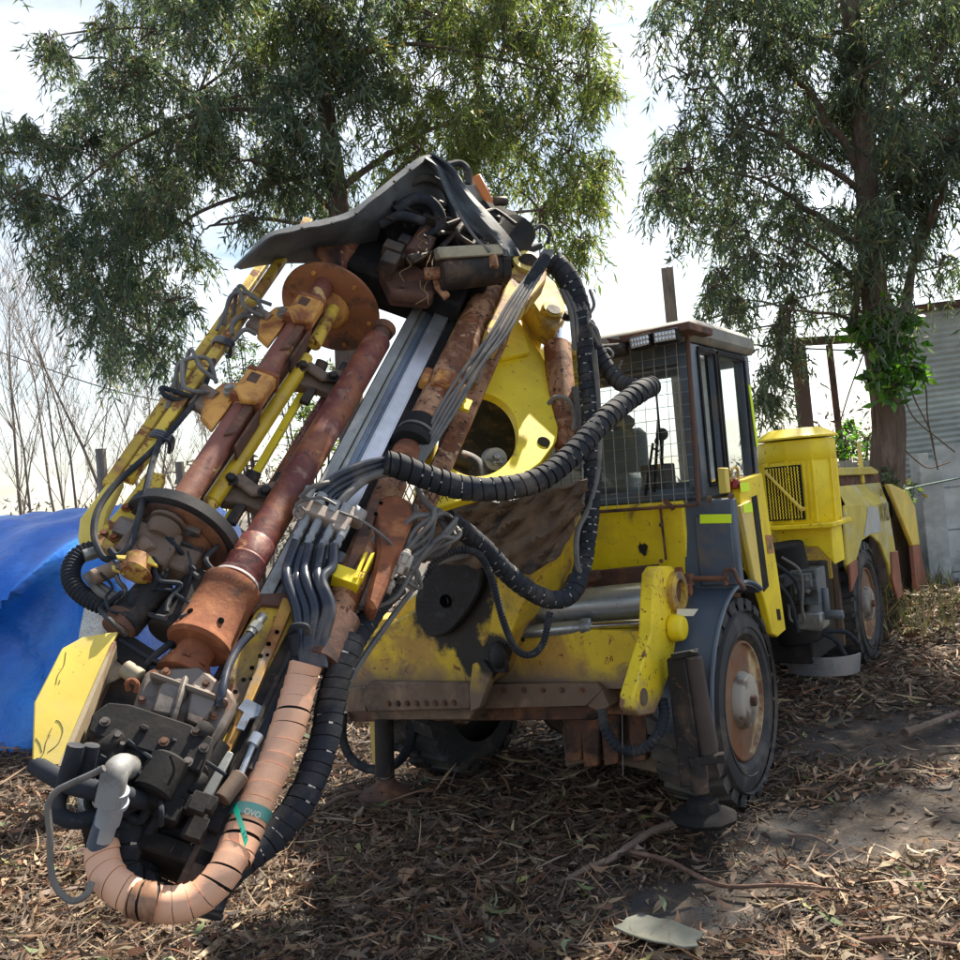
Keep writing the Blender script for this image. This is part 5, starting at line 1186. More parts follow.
# ================================================================== SETTING
def raw_mesh(name,verts,faces,m,cols=None,smooth=False,loc=(0,0,0)):
    """fast mesh from arrays: verts (N,3), faces (M,k), cols (M,3) one colour per face"""
    verts=np.asarray(verts,np.float32)-np.array(loc,np.float32); faces=np.asarray(faces,np.int32)
    me=bpy.data.meshes.new(name); me.vertices.add(len(verts)); me.vertices.foreach_set('co',verts.ravel())
    M_,k=faces.shape; me.loops.add(M_*k); me.loops.foreach_set('vertex_index',faces.ravel())
    me.polygons.add(M_); me.polygons.foreach_set('loop_start',np.arange(0,M_*k,k,dtype=np.int32))
    me.update(calc_edges=True)
    if smooth: me.polygons.foreach_set('use_smooth',np.ones(M_,bool))
    if cols is not None:
        at=me.color_attributes.new('tint','FLOAT_COLOR','CORNER'); c=np.ones((M_,k,4),np.float32); c[:,:,:3]=np.asarray(cols,np.float32)[:,None,:]
        at.data.foreach_set('color',c.ravel())
    me.materials.append(m); o=bpy.data.objects.new(name,me); o.location=loc; COL.objects.link(o); o['_org']=[float(x) for x in loc]; return o
def leaf_mat(name,trans=.35,rough=.45,tint=(1,1,1)):
    m,nt,b=new_mat(name); at=nd(nt,'ShaderNodeVertexColor'); at.layer_name='tint'
    tr=nd(nt,'ShaderNodeBsdfTranslucent'); mx=nd(nt,'ShaderNodeMixShader'); mx.inputs[0].default_value=trans
    mul=nd(nt,'ShaderNodeMix',data_type='RGBA',blend_type='MULTIPLY'); mul.inputs[0].default_value=1; mul.inputs[7].default_value=(*tint,1)
    nt.links.new(at.outputs[0],mul.inputs[6]); nt.links.new(at.outputs[0],b.inputs['Base Color']); b.inputs['Roughness'].default_value=rough
    nt.links.new(mul.outputs[2],tr.inputs[0])
    nt.links.new(b.outputs[0],mx.inputs[1]); nt.links.new(tr.outputs[0],mx.inputs[2]); nt.links.new(mx.outputs[0],nt.nodes['Material Output'].inputs[0]); return m
M_leaf=leaf_mat('eucalyptus_leaf',.45,.5,(1.45,1.6,.85)); M_ivy=leaf_mat('ivy_leaf',.4,.35,(1.5,1.9,.5)); M_litter=leaf_mat('dry_leaf',.12,.7)
M_bark=mat('eucalyptus_bark',(.14,.10,.08),[((.26,.20,.16),2.5,.5,.64),((.09,.06,.045),5,.52,.66)],rough=.9,bump=.9,bscale=14,bdist=.03,stretch=(3,3,.5))
M_twig=mat('twig_bark',(.10,.07,.05),rough=.9); M_bare=mat('bare_winter_bark',(.19,.16,.14),rough=.95,bump=0)
# ---- ground
def gh(x,y):
    """ground height: nearly flat, with a low bank of litter along the wall"""
    x=np.asarray(x,float); y=np.asarray(y,float)
    h=.025*np.sin(x*1.7+.5)*np.sin(y*1.3)+.012*np.sin(x*4.1+y*2.3)+.008*np.sin(x*7.7-y*5.2)
    bank=.30*np.exp(-((y-(9.6-.25*(x-4)))/1.5)**2)/(1+np.exp(-(x-3.9)*2.4))
    return h*np.clip((np.hypot(x,y))/3,0,1)*np.where(np.hypot(x,y)>60,0,1)*.8+bank
def axis(): 
    a=np.concatenate([-np.geomspace(14,500,24)[::-1],np.arange(-12,12.01,.12),np.geomspace(14,500,24)]); return a
gx=axis(); gy=axis()+4
XX,YY=np.meshgrid(gx,gy); ZZ_=gh(XX,YY); nx,ny=len(gx),len(gy)
idx=np.arange(nx*ny).reshape(ny,nx); fc_=np.stack([idx[:-1,:-1],idx[:-1,1:],idx[1:,1:],idx[1:,:-1]],-1).reshape(-1,4)
M_ground=mat('littered_asphalt_ground',(.050,.050,.054),[((.085,.065,.05),1.1,.44,.60),((.15,.11,.075),7,.52,.66),((.08,.055,.04),16,.5,.66),((.20,.20,.20),85,.62,.68)],rough=.9,bump=.8,bscale=60,bdist=.02)
g=raw_mesh('ground',np.stack([XX,YY,ZZ_],-1).reshape(-1,3),fc_,M_ground,smooth=True); tag(g,kind='structure')
# ---- litter
def density(x,y):
    """1 = deep litter, 0 = bare asphalt"""
    n=.5+.5*np.sin(x*2.1+1.3*np.sin(y*1.7)+.6)*np.sin(y*2.6+1.1*np.sin(x*1.9))
    bare=1.1*np.exp(-(((x-1.45)/.55)**2+((y-4.25)/.42)**2))+1.0*np.exp(-(((x-.72)/.30)**2+((y-3.75)/.22)**2))+.9*np.exp(-(((x-2.5)/.8)**2+((y-5.6)/.7)**2))+.9*np.exp(-(((x-2.0)/.45)**2+((y-4.45)/.35)**2))+.5*np.exp(-(((x+1.9)/.5)**2+((y-5.2)/.3)**2))
    return np.clip(.62+.5*n-1.15*bare,.045,1)
def scatter(n,ymin,ymax,seed):
    r=np.random.default_rng(seed); y=ymin+(ymax-ymin)*r.random(n*3)**1.0; hw=.62*y+.6
    x=(r.random(n*3)*2-1)*hw; keep=r.random(n*3)<density(x,y)*(.35+.65*hw/hw.max()); return x[keep][:n],y[keep][:n]
PAL=np.array([(.29,.19,.115),(.22,.125,.075),(.38,.27,.165),(.12,.07,.045),(.50,.38,.26),(.25,.11,.06),(.17,.125,.10),(.28,.21,.16),(.075,.05,.035),(.20,.16,.085),(.24,.15,.095),(.16,.09,.055)])
def litter(n,ymin,ymax,seed,lmin,lmax,wf,lift=.02,steep=.2,green=.02,curl=.5,pal=PAL):
    r=np.random.default_rng(seed); x,y=scatter(n,ymin,ymax,seed); n=len(x)
    L=r.uniform(lmin,lmax,n); W=L*r.uniform(wf*.7,wf*1.3,n); yaw=r.uniform(0,6.283,n); pit=r.normal(0,steep,n); rol=r.normal(0,.7,n)
    z=gh(x,y)+.004+np.abs(r.normal(0,lift,n)); c=np.stack([x,y,z+np.abs(np.sin(pit))*L*.45],-1)
    d=np.stack([np.cos(yaw)*np.cos(pit),np.sin(yaw)*np.cos(pit),np.sin(pit)],-1); s=np.stack([-np.sin(yaw),np.cos(yaw),0*yaw],-1)
    up=np.cross(d,s); s2=s*np.cos(rol)[:,None]+up*np.sin(rol)[:,None]; u2=np.cross(d,s2)
    bend=r.normal(0,curl,n)*L*.35; side=r.normal(0,.5,n)*W
    vs=[]
    for t,wd in ((-.5,.08),(-.18,.9),(.15,1.0),(.5,.06)):
        cc=c+d*(t*L)[:,None]+u2*(bend*(4*t*t))[:,None]+s2*(side*(4*t*t)*2)[:,None]
        vs+= [cc-s2*(W*wd/2)[:,None],cc+s2*(W*wd/2)[:,None]]
    vs=np.stack(vs,1); vs[:,:,2]=np.maximum(vs[:,:,2],gh(vs[:,:,0],vs[:,:,1])+.002)
    base=(np.arange(n)*8)[:,None,None]; f=np.array([[0,1,3,2],[2,3,5,4],[4,5,7,6]])[None]+base
    col=pal[r.integers(0,len(pal),n)]*(r.random((n,1))**1.3*1.05+.22); gm=r.random(n)<green; col[gm]=np.array([(.12,.17,.06),(.22,.27,.15),(.30,.30,.10)])[r.integers(0,3,gm.sum())]
    return vs.reshape(-1,3),f.reshape(-1,4),np.repeat(col,3,0)
def join(sets):
    vs=[];fs=[];cs=[];o=0
    for v,f,c in sets: vs.append(v);fs.append(f+o);cs.append(c);o+=len(v)
    return np.concatenate(vs),np.concatenate(fs),np.concatenate(cs)
lv=join([litter(10500,2.6,5.2,1,.04,.12,.22),litter(26000,4.4,9.5,2,.04,.13,.21),litter(14000,8,16,3,.08,.20,.2,lift=.05)])
o=raw_mesh('leaf_litter',*lv[:2],M_litter,lv[2]); tag(o,'dry eucalyptus leaves lying thickly over the ground','leaf litter',kind='stuff')
tw=join([litter(60000,2.6,7,19,.006,.022,.5,lift=.006,green=0,steep=.3),litter(15000,2.6,5.4,5,.05,.20,.04,lift=.03,curl=.25,steep=.2,green=0),litter(13000,4.8,11,6,.08,.30,.05,lift=.04,curl=.25,steep=.2,green=0),litter(30000,2.6,6,9,.015,.05,.3,lift=.008,green=0,steep=.15)])
o=raw_mesh('twig_litter',*tw[:2],M_litter,tw[2]); tag(o,'thin twigs, bark shreds and crumbs strewn over the ground','twig litter',kind='stuff')
bk_=join([litter(200,3.0,5.5,7,.15,.40,.08,lift=.01,curl=.2,steep=.04,green=0),litter(420,5,11,8,.15,.45,.08,lift=.03,curl=.2,steep=.08,green=0)])
o=raw_mesh('bark_litter',*bk_[:2],M_litter,bk_[2]); tag(o,'long curled strips of shed bark among the dry leaves','bark litter',kind='stuff')
def stick(pts,r,label,m=M_twig,group=None):
    q=[hit(x,y,np.array([0,0,.03]),MZ) for x,y in pts]; q=[np.array([a[0],a[1],float(gh(a[0],a[1]))+r+.030+.02*(i%2)]) for i,a in enumerate(q)]
    sp=spline(q,8); n=len(sp); b=B().tube(sp,[r*(1-.5*i/n)*(1+.1*math.sin(i*2.1)) for i in range(n)],8)
    o=part('fallen_branch',b,m,None,loc=q[0]); return tag(o,label,'branch',group)
M_stk=mat('grey_stick_bark',(.17,.12,.095),[((.28,.21,.17),8,.5,.65)],rough=.85,bump=.6); M_stkr=mat('reddish_stick_bark',(.13,.07,.05),[((.26,.17,.12),8,.50,.66)],rough=.8,bump=.5)
stick([(678,828),(650,840),(612,858),(588,872),(560,884)],.020,'thick grey branch lying beside the jack foot in front of the wheel',M_stk)
stick([(628,851),(668,864),(720,882),(780,892),(850,893)],.013,'long reddish stick above the pale board fragment',M_stkr)
stick([(860,940),(900,946),(958,952)],.014,'dark stick at the bottom right corner of the ground',M_stkr)
stick([(905,735),(930,728),(958,715)],.03,'short thick branch stub on the littered bank, by the right edge',M_stk)
stick([(322,812),(350,800),(390,792),(425,782),(450,778)],.016,'pale branch beside the far jack foot at the shadow edge',M_stk)
stick([(790,838),(815,845),(842,857)],.008,'thin twig on the sunlit asphalt right of the front wheel',M_stk)
stick([(905,650),(930,665),(958,690)],.008,'thin bent twig on the litter bank near the wall',M_stk)
q=[hit(x,y,np.array([0,0,.03]),MZ) for x,y in ((613,930),(622,926),(626,921),(641,916),(657,921),(672,925),(690,933),(704,937),(701,942),(696,943),(699,949),(684,951),(668,947),(655,945),(640,941),(628,937))]
b=B().prism([np.array([a[0],a[1],float(gh(q[0][0],q[0][1]))+.055+.010*(i in(5,6,7))]) for i,a in enumerate(q)],MZ*.008)
o=part('board_fragment',b,mat('pale_green_grey_board',(.15,.16,.135),[((.22,.21,.15),4,.52,.66),((.10,.09,.07),8,.60,.72)],rough=.55,bump=.2),None,bev=.003,loc=q[0]); tag(o,'pale grey green broken board lying on the leaves at the bottom','board')
# ---- tarp covered pile
b=B(); rows=[]
prof=[(7.30,.0),(7.34,.35),(7.38,.75),(7.42,1.12),(7.50,1.42),(7.75,1.58),(8.2,1.75),(8.7,1.86),(9.6,1.90),(10.6,1.85),(11.2,1.5),(11.3,0.0)]
pf=spline([np.array([0,y,z]) for y,z in prof],5)
for p in pf:
    row=[]
    for i in range(90):
        t=i/89; x=-9.5+6.45*t; z=p[2]; y=p[1]
        fr=max(0,1-abs(y-7.45)/.4); 
        w=.06*math.sin(x*3.1-z*2.6)+.035*math.sin(x*6.3-z*5.2+1)+.02*math.sin(x*12+z*7)+.05*math.sin(x*1.3+z*4)+.16*(1-abs(math.sin(x*1.9-z*1.5+.6*math.sin(z*3))))**4+.10*(1-abs(math.sin(x*3.3+z*2.1+1)))**5+.07*(1-abs(math.sin(x*5.1-z*3.3)))**5
        y2=y-w*(.3+fr)+.16*(1-z/1.6)*0; z2=z+(.025*math.sin(x*4+y*6)+.02*math.sin(x*9-y*4) if z>.2 else 0)*1.0
        x2=x-(.0 if z<.2 else 0)+.05*math.sin(z*5)*(t>.97)
        row.append((x2,y2,max(z2,.01)))
    # right end folds back down to the ground
    x,y,z=row[-1]; row+=[(x+.06,y+.05,z*.97),(x+.10,y+.10,z*.6),(x+.13,y+.12,.0)]
    rows.append(row)
b.grid(rows); M_tarp=mat('blue_tarpaulin',(.010,.15,.66),[((.03,.24,.74),1.2,.45,.7),((.02,.08,.36),9,.60,.72)],rough=.34,bump=.5,bscale=2.6,bdist=.08,spec=.6,var=.2)
o=part('tarp_covered_pile',b,M_tarp,None,smooth=80,loc=(-5,8,0)); tag(o,'blue tarpaulin draped over a big pile behind the mast, left side','tarp')
# foil-wrapped column beside it
b=B(); rows=[]
base=P(97,660,5.6); base[2]=0; top=P(103,596,5.6)
for i in range(22):
    t=i/21; row=[]; r=.17*(1-.45*t**3); z=t*top[2]
    for k in range(33):
        a=2*math.pi*k/32; rr=r*(1+.09*math.sin(a*5+z*2)+.05*math.sin(a*9-z*6)+.03*math.sin(a*3+z*15)); row.append((base[0]+(top[0]-base[0])*t+rr*math.cos(a),base[1]+rr*math.sin(a),z))
    rows.append(row)
b.grid(rows); b.bm.faces.new([v for v in b.bm.verts[-33:]]) if False else None
o=part('foil_wrapped_column',b,mat('crinkled_silver_foil',(.55,.57,.58),[((.35,.36,.36),7,.5,.65)],rough=.25,metal=.8,bump=.9,bscale=22,bdist=.02),None,smooth=80,loc=base); tag(o,'silver foil wrapped column standing between blue tarpaulin and yellow cowl','wrapped column')
# ---- wall, siding building
M_conc=mat('weathered_precast_concrete',(.52,.55,.56),[((.32,.34,.34),1.2,.48,.64),((.54,.54,.52),4,.55,.7),((.18,.19,.18),3,.60,.75)],rough=.9,bump=.5,bscale=30)
M_concd=mat('dark_wet_concrete',(.20,.19,.175),[((.09,.085,.08),2,.48,.62)],rough=.9,bump=.5)
wx0=P(925,540,10.9)[0]; wy=10.9
wl_=thing('concrete_wall',(wx0+2,wy,0),'grey precast concrete panel wall with a post at the right edge','wall')
b=B().box((wx0+.10,wy-.08,.80),(.085,0,0),(0,.10,0),(0,0,.85)); part('wall_post',b,M_conc,wl_,bev=.01)
b=B().box((wx0-.02,wy-.06,.85),(.06,0,0),(0,.12,0),(0,0,.9)); part('wall_post',b,M_conc,wl_,bev=.01)
for k in range(4):
    b=B().box((wx0+.2+3.9,wy+.02,-.2+.27+k*.50),(3.9,0,0),(0,.035,0),(0,0,.246)); part('wall_panel',b,M_conc,wl_,bev=.008)
b=B().tube([P(895,492,10.0),P(925,485,10.4),P(960,478,10.5),P(1010,470,10.6)],.012,6); part('wall_cable',b,mat('green_cable',(.04,.12,.10),rough=.5),wl_)
sd_=thing('corrugated_building',(8,12.3,0),'building clad in grey horizontal corrugated sheet behind the concrete wall','building')
x0=P(884,400,12.2)[0]; b=B(); rows=[]; nz=46
zt=P(905,315,12.2)[2]
for k in range(nz*4+1):
    z=zt*k/(nz*4); rows.append([(x0+ .02*0,12.2+.014*math.sin(2*math.pi*k/4),z),(x0+9,12.2+.014*math.sin(2*math.pi*k/4),z+.35)])
b.grid(rows,.01); part('corrugated_cladding',b,mat('grey_corrugated_sheet',(.46,.50,.48),[((.34,.36,.35),2,.5,.7),((.56,.58,.56),5,.6,.75)],rough=.6,stretch=(.3,1,1)),sd_,smooth=60)
b=B().prism([(x0-.15,12.05,zt+.0),(x0+9,12.05,zt+.35),(x0+9,12.05,zt+.41),(x0-.15,12.05,zt+.06)],(0,.5,0)); part('roof_edge',b,M_rustd,sd_)
b=B().box((x0+5.6,12.9,1.7),(4.4,0,0),(0,.5,0),(0,0,1.65)); part('building_wall',b,M_concd,sd_)
# posts and gate frame behind the canister
def P_(x,y,d): return P(x,y,d)
fr=thing('post_frame',P(820,470,13)*np.array([1,1,0]),'brown timber posts with a cross beam behind the yellow air cleaner','post frame')
a=P(812,470,12.5); a[2]=0; b=B().tube([a,P(797,342,12.5)],.105,14); part('post',b,mat('brown_timber_post',(.13,.08,.065),rough=.9,bump=.5),fr)
a=P(846,470,12.5); a[2]=0; b=B().tube([a,P(829,345,12.5)],.045,10); part('post',b,M_rustd,fr)
b=B().bar(P(778,343,12.5),P(870,338,12.5),.14,.10); part('cross_beam',b,M_twig,fr)
a=P(679,400,9.5); b=B().bar(np.array([a[0],a[1],0]),P(667,268,9.5),.12,.06); o=part('wooden_post',b,M_wood,None,loc=(a[0],a[1],0)); tag(o,'weathered square wooden post rising behind the cab roof','post')
def fpost(x,ytop,d,w,label):
    t=P(x,ytop,d); b=B().tube([(t[0],t[1],0),(t[0]+.02,t[1],t[2])],w,8); o=part('fence_post',b,M_wood,None,loc=(t[0],t[1],0)); return tag(o,label,'post')
fpost(99,449,13,.075,'dark wooden post standing behind the blue tarpaulin'); fpost(178,462,14,.07,'pale fence post seen between the yellow guide bars')
for k,(y,dy) in enumerate(((388,-26),(404,-24),(500,-20))): pass
def wire(pts,label):
    o=part('power_line',B().tube(spline([P(*q) for q in pts],8),.020,5),M_black,None,loc=P(*pts[0])); tag(o,label,'wire',None)
wire([(676,326,18),(712,318,18),(740,310,18),(790,300,18),(960,262,18)],'overhead wire rising right from the cab roof, topmost')
wire([(700,336,20),(745,330,20),(800,321,20),(960,300,20)],'overhead wire between cab roof and right tree, middle one')
wire([(700,340,22),(770,346,22),(840,350,22),(960,352,22)],'overhead wire between cab roof and right tree, lowest one')
wire([(0,352,30),(120,392,30),(240,412,30),(330,415,30)],'faint overhead wire crossing in front of the bare trees')
# ---- white pickets behind the hood
pk=thing('picket_fence',P(860,470,11.5)*np.array([1,1,0]),'pale board fence behind the rear hood and left of the trunk','fence')
for k in range(8):
    t=P(835+k*6.5,462-(k%3),11.6); b=B().box((t[0],t[1],t[2]/2),(.034,0,0),(0,.01,0),(0,0,t[2]/2)); part('picket',b,mat('pale_board',(.42,.40,.34),rough=.8) if k==0 else bpy.data.materials['pale_board'],pk)
# ------------------------------------------------------------------ trees
def leaves_from(centres,dirs,r,lmin,lmax,wf,colf):
    n=len(centres); L=r.uniform(lmin,lmax,n); W=L*wf*r.uniform(.7,1.3,n)
    d=dirs/np.linalg.norm(dirs,axis=1,keepdims=True); rnd=r.normal(size=(n,3)); s=np.cross(d,rnd); s/=np.linalg.norm(s,axis=1,keepdims=True)+1e-9
    u=np.cross(d,s); cv=(r.normal(0,.16,n)*L)[:,None]*u
    v0=centres; v1=centres+d*(L*.42)[:,None]-s*(W/2)[:,None]+cv; v2=centres+d*L[:,None]+cv*.3; v3=centres+d*(L*.38)[:,None]+s*(W/2)[:,None]+cv
    vs=np.stack([v0,v1,v2,v3],1).reshape(-1,3); f=np.arange(n*4).reshape(n,4); return vs,f,colf(n,r)
def crown(name,clumps,parent,seed,strands,colf,lmin=.10,lmax=.19,wf=.15,droop=1.0,m=None,spacing=.035,slen=(.3,.8)):
    """clumps: (x,y,z,radius). Each clump is a few sprays on twigs; hanging strands of alternate leaves grow from every spray"""
    r=np.random.default_rng(seed); C_=[];D_=[];K_=[];T=B()
    for (x,y,z,rad) in clumps:
        c0=np.array([x,y,z]); nsp=int(r.integers(5,9)); ns=max(2,int(strands*(rad/.6)**2.2/nsp*r.uniform(.6,1.5)))
        for q in range(nsp):
            p0=r.normal(size=3); p0/=np.linalg.norm(p0); sc_=c0+p0*rad*(1.15*r.random()**.4)*np.array([1,1,.9]); sr=rad*r.uniform(.16,.34); tone=r.uniform(.7,1.35)
            if q<5: T.tube([c0+(r.random(3)-.5)*.1,(c0+sc_)/2+np.array([0,0,.05]),sc_],[.011,.008,.004],4,cap=False)
            for k in range(ns):
                p=sc_+r.normal(size=3)*sr*.55; L=r.uniform(*slen)*r.uniform(.6,1.1); az=r.uniform(0,6.283); out=np.array([math.cos(az),math.sin(az),r.uniform(-.1,.7)])*.7
                m_=max(3,int(L/spacing)); t=np.linspace(0,1,m_); pos=p+np.outer(t,out)*L*.6+np.outer(t**1.7,[0,0,-1])*L*.7*droop
                dn=np.tile([0,0,-.85*droop],(m_,1))+out*.5+r.normal(0,.52,(m_,3)); C_.append(pos);D_.append(dn);K_.append(np.full(m_,tone))
                if k%6==0: T.tube([p+(p-pos[-1])*.1,pos[m_//2],pos[-1]],[.005,.003,.002],3,cap=False)
    c=np.concatenate(C_); d=np.concatenate(D_); kk=np.concatenate(K_)
    v,f,col=leaves_from(c,d,r,lmin,lmax,wf,colf); col=col*kk[:,None]
    o=raw_mesh(name,v,f,m or M_leaf,col,loc=tuple(parent['_org'])); o.location=(0,0,0); o.parent=parent
    tb=part('twigs',T,M_twig,o,smooth=180); tag(tb,kind='stuff'); return o
def limb(b,p0,p1,r0,r1,sag=.0,n=7,wob=.15,seed=0):
    rd=random.Random(seed); p0,p1=np.array(p0,float),np.array(p1,float); L=np.linalg.norm(p1-p0); pts=[]
    mid=[]
    for i in range(n+1):
        t=i/n; w=np.array([rd.uniform(-1,1) for _ in range(3)])*wob*L*.12*math.sin(t*math.pi); pts.append(p0+(p1-p0)*t+w+np.array([0,0,sag*L*math.sin(t*math.pi)]))
    sp=spline(pts,3); N=len(sp); b.tube(sp,[r0+(r1-r0)*(i/(N-1))**.8 for i in range(N)],8); return pts
def cl(px,dmin,dmax,seed,rs=1.0,copies=1):
    rd=random.Random(seed); out=[]
    for (x,y,rp) in px:
        for c in range(copies):
            d=rd.uniform(dmin,dmax); p=P(x+rd.uniform(-.45,.45)*rp*(c>0),y+rd.uniform(-.45,.45)*rp*(c>0),d); out.append((p[0],p[1],p[2],rp/F_*d*rs*rd.uniform(.65,1.05)))
    return out
def colA(n,r):   # blue-green, some yellow-green and brown
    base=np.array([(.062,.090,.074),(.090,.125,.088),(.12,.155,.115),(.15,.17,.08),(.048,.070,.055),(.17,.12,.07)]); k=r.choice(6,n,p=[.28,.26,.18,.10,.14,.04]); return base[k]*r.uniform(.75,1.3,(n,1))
def colB(n,r):   # sunnier side: sunlight put into lighter, yellower leaf colours
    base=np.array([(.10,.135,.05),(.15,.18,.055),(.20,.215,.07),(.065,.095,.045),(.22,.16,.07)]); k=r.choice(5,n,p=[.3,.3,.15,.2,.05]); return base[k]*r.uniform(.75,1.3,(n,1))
LT=[(28,140,40),(15,190,30),(40,205,40),(75,130,50),(112,180,60),(62,245,36),(108,250,52),(100,310,34),(150,300,44),(128,345,30),(163,345,26),(178,300,22),(150,220,50),(172,150,50),(120,85,38),(62,55,16),(45,40,12),(150,30,50),(110,20,25),(222,40,60),(205,110,50),(258,95,55),(292,40,60),(340,90,60),(268,165,40),(228,165,28),(300,150,45),(360,30,60),(335,190,40),(290,200,25),(195,250,25),(252,215,22)]
LT2=[(255,-5,50),(330,-12,60),(392,-5,55),(450,-25,50),(512,-8,45),(555,0,38),(592,-22,24),(190,-2,45),(300,40,40),(380,60,45),(420,70,60),(400,135,50),(455,20,50),(480,90,55),(520,40,50),(560,62,42),(592,90,16),(605,85,10),(525,130,50),(572,150,36),(500,180,45),(550,212,42),(592,200,16),(582,240,18),(560,262,26),(470,150,45),(585,30,14),(598,165,14),(540,270,20),(575,180,30)]
LTtop=[(60,-60,60),(180,-70,70),(300,-80,80),(430,-90,80),(540,-60,60),(250,-190,90),(400,-200,90),(330,-300,80),(130,-160,60)]  # unseen clumps above the view, added for shade and a fuller crown
tb_=P(352,470,13.0); tb_[2]=0
T1=thing('eucalyptus_tree',tb_,'tall eucalyptus with drooping leaves behind the drill mast, trunk hidden below','tree')
b=B(); tp=[tb_,P(350,400,13.0),P(345,300,13.0),P(338,200,13.0),P(325,100,13.0),P(318,20,13.0),P(322,-120,13.0),P(330,-260,13)]
sp=spline(tp,6); b.tube(sp,[.21*(1-.75*i/len(sp)) for i in range(len(sp))],12)
tgt=[((340,215),(250,160),.06),((338,230),(215,225),.045),((215,225),(196,240),.02),((330,130),(205,110),.07),((205,110),(60,200),.04),((205,110),(110,30),.03),((325,80),(440,20),.06),((340,190),(460,120),.06),((345,260),(540,210),.05),((320,20),(200,-80),.06),((320,0),(450,-120),.06),((335,170),(140,250),.05),((140,250),(150,340),.02),((345,240),(420,150),.07),((322,60),(500,60),.05),((60,55),(200,90),.015),((30,140),(110,170),.02),((500,60),(590,90),.02)]
for i,(a,c,r) in enumerate(tgt):
    limb(b,P(*a,13.0+(0 if i%2 else .3)),P(*c,13.0+random.Random(i).uniform(-1.2,1.2)),r,r*.35,.06,seed=i)
for i,(x,y,rp) in enumerate(LT+LT2):
    j=min(tgt,key=lambda g:(g[1][0]-x)**2+(g[1][1]-y)**2)
    limb(b,P(*j[1],13),P(x,y,13+random.Random(i).uniform(-.8,.8)),.022,.006,.05,seed=100+i,n=4)
part('trunk',b,M_bark,T1,smooth=60)
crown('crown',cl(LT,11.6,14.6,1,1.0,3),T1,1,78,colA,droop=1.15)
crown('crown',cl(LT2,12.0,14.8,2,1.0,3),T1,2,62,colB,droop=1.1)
crown('crown',cl(LTtop,11.8,14.5,3,1.0,1),T1,3,8,colA,lmin=.16,lmax=.26,spacing=.07)
RT=[(682,-12,35),(742,-8,50),(805,-5,50),(900,-5,55),(960,-12,50),(935,140,45),(780,110,40),(900,190,40),(700,25,40),(742,60,50),(692,88,34),(680,130,30),(690,165,34),(668,170,12),(665,190,10),(700,205,36),(745,120,52),(762,180,46),(730,235,32),(790,40,55),(850,30,60),(832,110,55),(902,50,60),(942,100,50),(952,30,50),(882,150,55),(932,190,46),(800,215,44),(850,240,46),(905,230,42),(940,262,26),(785,262,18),(748,262,16),(722,275,14),(715,290,10),(735,300,10),(780,330,16),(800,300,20),(850,285,34),(880,300,30),(772,375,14),(766,400,10),(790,350,14),(950,150,40)]
RTtop=[(1000,265,36),(1045,205,45),(1060,285,36),(1105,180,50),(1120,265,40),(1150,100,50),(1000,300,24),(1090,330,26),(700,-60,50),(800,-70,80),(920,-60,80),(1010,0,70),(1030,110,60),(1000,200,50),(850,-180,90),(960,-170,80),(760,-150,60),(1080,-40,60)]  # unseen clumps out of view, added to shade the ground
tb2=P(893,520,10.1); tb2[2]=0
T2=thing('eucalyptus_tree',tb2,'eucalyptus with forked dark trunk in front of the concrete wall on the right','tree')
b=B()
def trk(px,r0,r1,n=12):
    sp=spline([P(x,y,d) if len(q)==3 else None for q in px for (x,y,d) in [q]],6); b.tube(sp,[r0+(r1-r0)*i/len(sp) for i in range(len(sp))],n)
g0=P(889,600,10.1); g0[2]=0
sp=spline([g0,P(887,480,10.1),P(888,420,10.1),P(880,360,10.1),P(874,290,10.1),P(868,200,10.1),P(860,100,10.2),P(850,0,10.3),P(845,-140,10.4)],6)
b.tube(sp,[.19-.11*i/len(sp)+(.05*math.exp(-i*.3)) for i in range(len(sp))],16)
for k in range(7):  # ridges of the fluted trunk
    a=k*.9+.3; sp2=[p+np.array([math.cos(a+i*.02),math.sin(a+i*.02),0])*(.145 if i<14 else .115) for i,p in enumerate(sp[:30])]
    b.tube(sp2,[.050-.001*i for i in range(len(sp2))],8)
tg2=[((884,400),(915,260),.11),((915,260),(945,190),.07),((880,405),(856,325),.06),((852,330),(868,240),.05),((876,300),(800,240),.035),((800,255),(748,232),.015),((872,260),(760,180),.05),((866,180),(780,60),.06),((862,140),(940,60),.06),((870,220),(940,150),.05),((850,60),(740,20),.05),((880,330),(790,310),.03),((760,180),(690,170),.02),((740,120),(700,70),.02),((868,200),(740,120),.04),((945,190),(960,80),.03)]
for i,(a,c,r) in enumerate(tg2): limb(b,P(*a,10.1+.1*(i%2)),P(*c,10.1+random.Random(i).uniform(-.8,.8)),r,r*.4,.05,seed=i+50)
for i,(x,y,rp) in enumerate(RT):
    j=min(tg2,key=lambda g:(g[1][0]-x)**2+(g[1][1]-y)**2); limb(b,P(*j[1],10.1),P(x,y,10.1+random.Random(i).uniform(-.7,.7)),.018,.005,.05,seed=200+i,n=4)
part('trunk',b,M_bark,T2,smooth=60)
crown('crown',cl(RT,9.0,11.6,4,1.0,3),T2,5,84,colA,lmin=.09,lmax=.16,droop=1.15,slen=(.3,.75))
crown('crown',cl(RTtop,9.0,11.8,6,1.0,1),T2,6,48,colA,lmin=.15,lmax=.24,spacing=.06)
